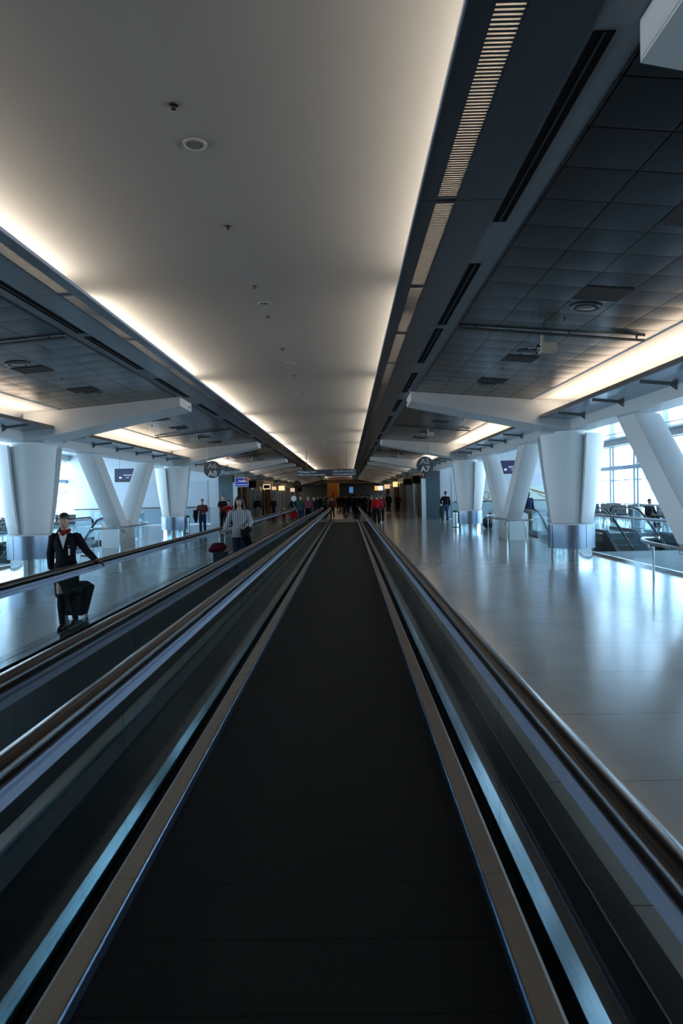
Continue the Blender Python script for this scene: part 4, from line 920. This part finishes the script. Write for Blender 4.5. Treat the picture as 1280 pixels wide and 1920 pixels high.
for e in (-1, 1):
    MB().ball((e*.028, -.102, 1.625), (.013, .006, .005), 10, 6).build('eye', M['hair'], u); MB().ball((e*.030, -.10, 1.648), (.020, .006, .004), 10, 6).build('eyebrow', M['hair'], u)
    attach(remesh(shoe_mb(PB['lL' if e > 0 else 'lR'][1]), 'blo_shoe', .010), 'shoe', M['shoe'], u)
MB().ball((0, -.098, 1.548), (.022, .006, .006), 10, 6).build('mouth', M['scarf'], u)
c = MB().ball((.17, -.19, .98), (.12, .07, .08)).tube([(.12, -.17, 1.0), (.14, -.2, .85), (.2, -.18, .66), (.3, -.15, .55)], [(.09, .05), (.10, .06), (.09, .05), (.04, .03)], 14, side=(1, 0, 0))
o = attach(remesh(c, 'coat', .010), 'coat', M['blackcloth'], None); o.location = (-2.55, 16.0, .005); o.rotation_euler = (0, 0, radians(4)); o.scale = (1.03,)*3
tag(o, 'black coat draped over the arm of the woman in the striped blouse', 'coat')
t = thing('trolley_case', 'dark trolley case with maroon bag on top beside the striped-blouse woman', 'suitcase', (-2.98, 15.8, .005))
MB().box(-.17, .17, -.11, .11, .06, .52).build('case_body', M['seatblack'], t, bevel=.025)
for x in (-.06, .06): MB().tube([(x+.04, .06, .5), (x+.04, .06, .98)], .009, 8, side=(1, 0, 0)).build('handle_tube', M['chrome'], t)
MB().tube([(-.04, .06, .98), (.12, .06, .98)], .014, 8).build('grip', M['black'], t)
for x in (-.13, .13): MB().tube([(x-.02, .08, .045), (x+.02, .08, .045)], .04, 12).build('wheel', M['black'], t)
o = attach(remesh(MB().ball((0, 0, .12), (.20, .12, .11)).ball((-.14, 0, .06), (.1, .1, .07)), 'bag', .012), 'maroon_bag', M['maroon'], None); o.location = (-3.02, 15.78, .50)
tag(o, 'soft maroon bag resting on the trolley case', 'bag')

def at(px, Y): return (px-651.5)/1280*Y*1.0+.0
PP = person
PHOLD = dict(aL=((.24, .0, 1.13), (.08, -.22, 1.05)), aR=((-.25, .0, 1.13), (-.20, -.20, .98)), lL=STAND['lL'], lR=STAND['lR'])
PHEAD = dict(aL=((.33, -.10, 1.22), (.14, -.20, 1.38)), aR=((-.33, -.10, 1.22), (-.14, -.20, 1.38)), lL=STAND['lL'], lR=STAND['lR'])
PP('man in a plaid shirt and jeans standing with a jacket over his arm', (-7.22, 33.8, 0), radians(10), 1.70, 'PHOLD', 'plaid', 'jeans', 'short', 'hair_grey')
o = attach(remesh(MB().tube([(0, 0, .62), (0, 0, .3), (.02, 0, 0)], [(.11, .07), (.13, .08), (.06, .05)], 14, side=(1, 0, 0)), 'jacket', .014), 'folded_jacket', M['blackcloth'], None)
o.location = (-7.52, 33.6, .55); tag(o, 'black jacket hanging over the arm of the man in plaid', 'jacket')
PP('tall man in a black T-shirt with folded arms beside the red vest', (at(418, 37), 37, 0), radians(6), 1.87, 'PHOLD', 'blackcloth', 'blackcloth', 'short', 'hair_grey', sleeve=.5)
PP('woman in a red jacket and long black skirt raising her hands', (at(428, 33), 33, 0), radians(8), 1.62, 'PHEAD', 'redcloth', 'blackcloth', 'short', 'hair', female=True, skirt=True)
PP('man in a dark sweater and khaki trousers outside the left shops', (at(482, 51), 51, 0), 0, 1.74, 'STAND', 'navy', 'khaki', 'short', 'hair', 'skin_dark')
PP('slim woman in dark blue standing before a brown shop', (at(512, 56), 56, 0), radians(-20), 1.68, 'STAND', 'bluecloth', 'bluecloth', 'short', 'hair', female=True)
PP('small child in dark clothes beyond the second walkway', (at(534, 43)-.1, 43, 0), radians(20), 1.08, 'STAND', 'navy', 'navy', 'short')
PP('person in a dark green top and pale jeans standing by the far rail', (at(563, 42), 42, .01), radians(-5), 1.75, 'STAND', 'green', 'jeans', 'short')
PP('person in a red and navy striped top by the far rail', (at(577, 43), 43, .01), radians(10), 1.72, 'STAND', 'redstripe', 'blackcloth', 'short')
PP('person in a dark jacket next to the striped top', (at(588, 44.0), 44.0, .01), radians(-12), 1.66, 'STAND', 'navy', 'jeans', 'short', 'hair_grey')
PP('person in navy pushing the luggage stack by the left rail', (at(549, 46), 46, 0), radians(30), 1.66, 'PHOLD', 'navy', 'navy', 'short')
crowdL = [(596, 52, 1.7, 'blackcloth'), (602, 58, 1.75, 'navy'), (607, 54, 1.68, 'green'), (612, 62, 1.78, 'blackcloth'), (617, 56, 1.7, 'khaki'), (622, 51, 1.6, 'maroon'), (599, 66, 1.72, 'bluecloth'), (609, 72, 1.76, 'navy')]
for i, (px, Y, h_, c_) in enumerate(crowdL):
    PP('dim figure in %s, %s in the left part of the far crowd' % ({'blackcloth': 'black', 'navy': 'navy', 'green': 'dark green', 'khaki': 'khaki', 'maroon': 'maroon', 'bluecloth': 'dark blue'}[c_], ordn(i)), (at(px, Y), Y, 0), radians(random.uniform(-40, 40)), h_, ['WALK', 'STAND', 'WALKB'][i % 3], c_, 'blackcloth', 'short', group='people in the far crowd')
crowdR = [(645, 74, 1.7, 'blackcloth'), (651, 80, 1.72, 'navy'), (657, 70, 1.66, 'blackcloth'), (663, 66, 1.74, 'bluecloth'), (669, 58, 1.78, 'blackcloth'), (675, 56, 1.8, 'navy'), (681, 53, 1.82, 'blackcloth'), (687, 57, 1.76, 'khaki'), (691, 62, 1.7, 'navy'), (672, 64, 1.7, 'green'), (640, 84, 1.72, 'navy'), (634, 78, 1.68, 'blackcloth'), (648, 62, 1.74, 'blackcloth'), (661, 76, 1.7, 'khaki')]
for i, (px, Y, h_, c_) in enumerate(crowdR):
    PP('dim figure in %s, %s in the right part of the far crowd' % ({'blackcloth': 'black', 'navy': 'navy', 'green': 'dark green', 'khaki': 'khaki', 'bluecloth': 'dark blue'}[c_], ordn(i)), (at(px, Y), Y, 0), radians(random.uniform(140, 220)), h_, ['WALK', 'STAND', 'WALKB'][i % 3], c_, 'blackcloth', 'short', group='people in the far crowd')
PP('man in a bright red sweater walking away on the right aisle', (1.63, 38.5, 0), pi, 1.76, 'WALKB', 'redcloth', 'blackcloth', 'short')
PP('person in black walking away just left of the red sweater', (at(696, 41), 41, 0), pi, 1.74, 'WALK', 'blackcloth', 'blackcloth', 'short')
PP('person in maroon walking away just right of the red sweater', (at(714, 42), 42, 0), pi, 1.76, 'WALKB', 'maroon', 'blackcloth', 'short')
PP('person in black coat and pale shirt approaching by the right shops', (at(728, 62), 62, 0), 0, 1.8, 'WALK', 'blackcloth', 'blackcloth', 'short')
PP('person in brown coat approaching closest to the right shops', (at(745, 62), 62, 0), radians(-10), 1.78, 'WALKB', 'maroon', 'blackcloth', 'short', 'hair', 'skin_dark')
PARM = dict(aL=((.30, -.02, 1.14), (.16, -.16, 1.00)), aR=((-.24, .0, 1.12), (-.24, -.06, .87)), lL=((.13, -.08, .47), (.19, -.05, .08)), lR=((-.08, .0, .47), (-.08, .10, .10)))
PP('man in a black jumper and jeans walking away by the white wall', (6.06, 42.4, 0), radians(192), 1.84, 'PARM', 'blackcloth', 'jeans', 'short')
o = attach(remesh(MB().tube([(0, 0, .85), (0, 0, .5), (.02, 0, .12)], [(.10, .06), (.15, .08), (.13, .06)], 14, side=(1, 0, 0)), 'coat_b', .014), 'grey_green_coat', M['green'], None)
o.location = (5.78, 42.2, .1); tag(o, 'dark green coat carried by the man in the black jumper', 'coat')
PP('bald man in a dark blue jumper standing behind the glass at the landing', (7.95, 30.2, 0), radians(20), 1.76, 'STAND', 'bluecloth', 'khaki', None, 'hair', 'skin_dark')
# seated person by the windows
PS = dict(aL=((.25, -.08, 1.13), (.15, -.28, 1.02)), aR=((-.25, -.08, 1.13), (-.15, -.28, 1.02)), lL=((.10, -.42, .90), (.11, -.44, .50)), lR=((-.10, -.42, .90), (-.11, -.44, .50)))
PP('person seated on the black seats, only the dark head showing', (at(1215, 31.5)+.0, 31.55, -.42), radians(20), 1.70, 'PS', 'blackcloth', 'blackcloth', 'short')
# luggage in the far group
for px, Y, w_, h_, z_, m_, lb in ((550, 40.5, .42, .40, .42, 'redcloth', 'bright red suitcase on the luggage stack by the rail'), (556, 41.5, .5, .42, 0, 'brown', 'brown suitcase at the bottom of the luggage stack'), (590, 46, .4, .6, 0, 'black', 'black suitcase standing near the end of the walkway')):
    t = thing('suitcase', lb, 'suitcase', (at(px, Y)-.0, Y, z_))
    MB().box(-w_/2, w_/2, -.12, .12, .03 if z_ == 0 else 0, h_).build('case_body', M[m_], t, bevel=.03); MB().tube([(-.08, 0, h_), (-.08, 0, h_+.05), (.08, 0, h_+.05), (.08, 0, h_)], .01, 6).build('handle', M['black'], t)
t = thing('paddle_sign', 'small white round sign on a thin pole above the luggage', 'sign', (at(550.5, 42), 42, .5))
MB().tube([(0, 0, 0), (0, 0, .95)], .012, 6, side=(1, 0, 0)).build('pole', M['steel'], t); MB().tube([(0, -.01, 1.1), (0, .01, 1.1)], .17, 24, side=(0, 0, 1)).build('disc', M['signwhite'], t)
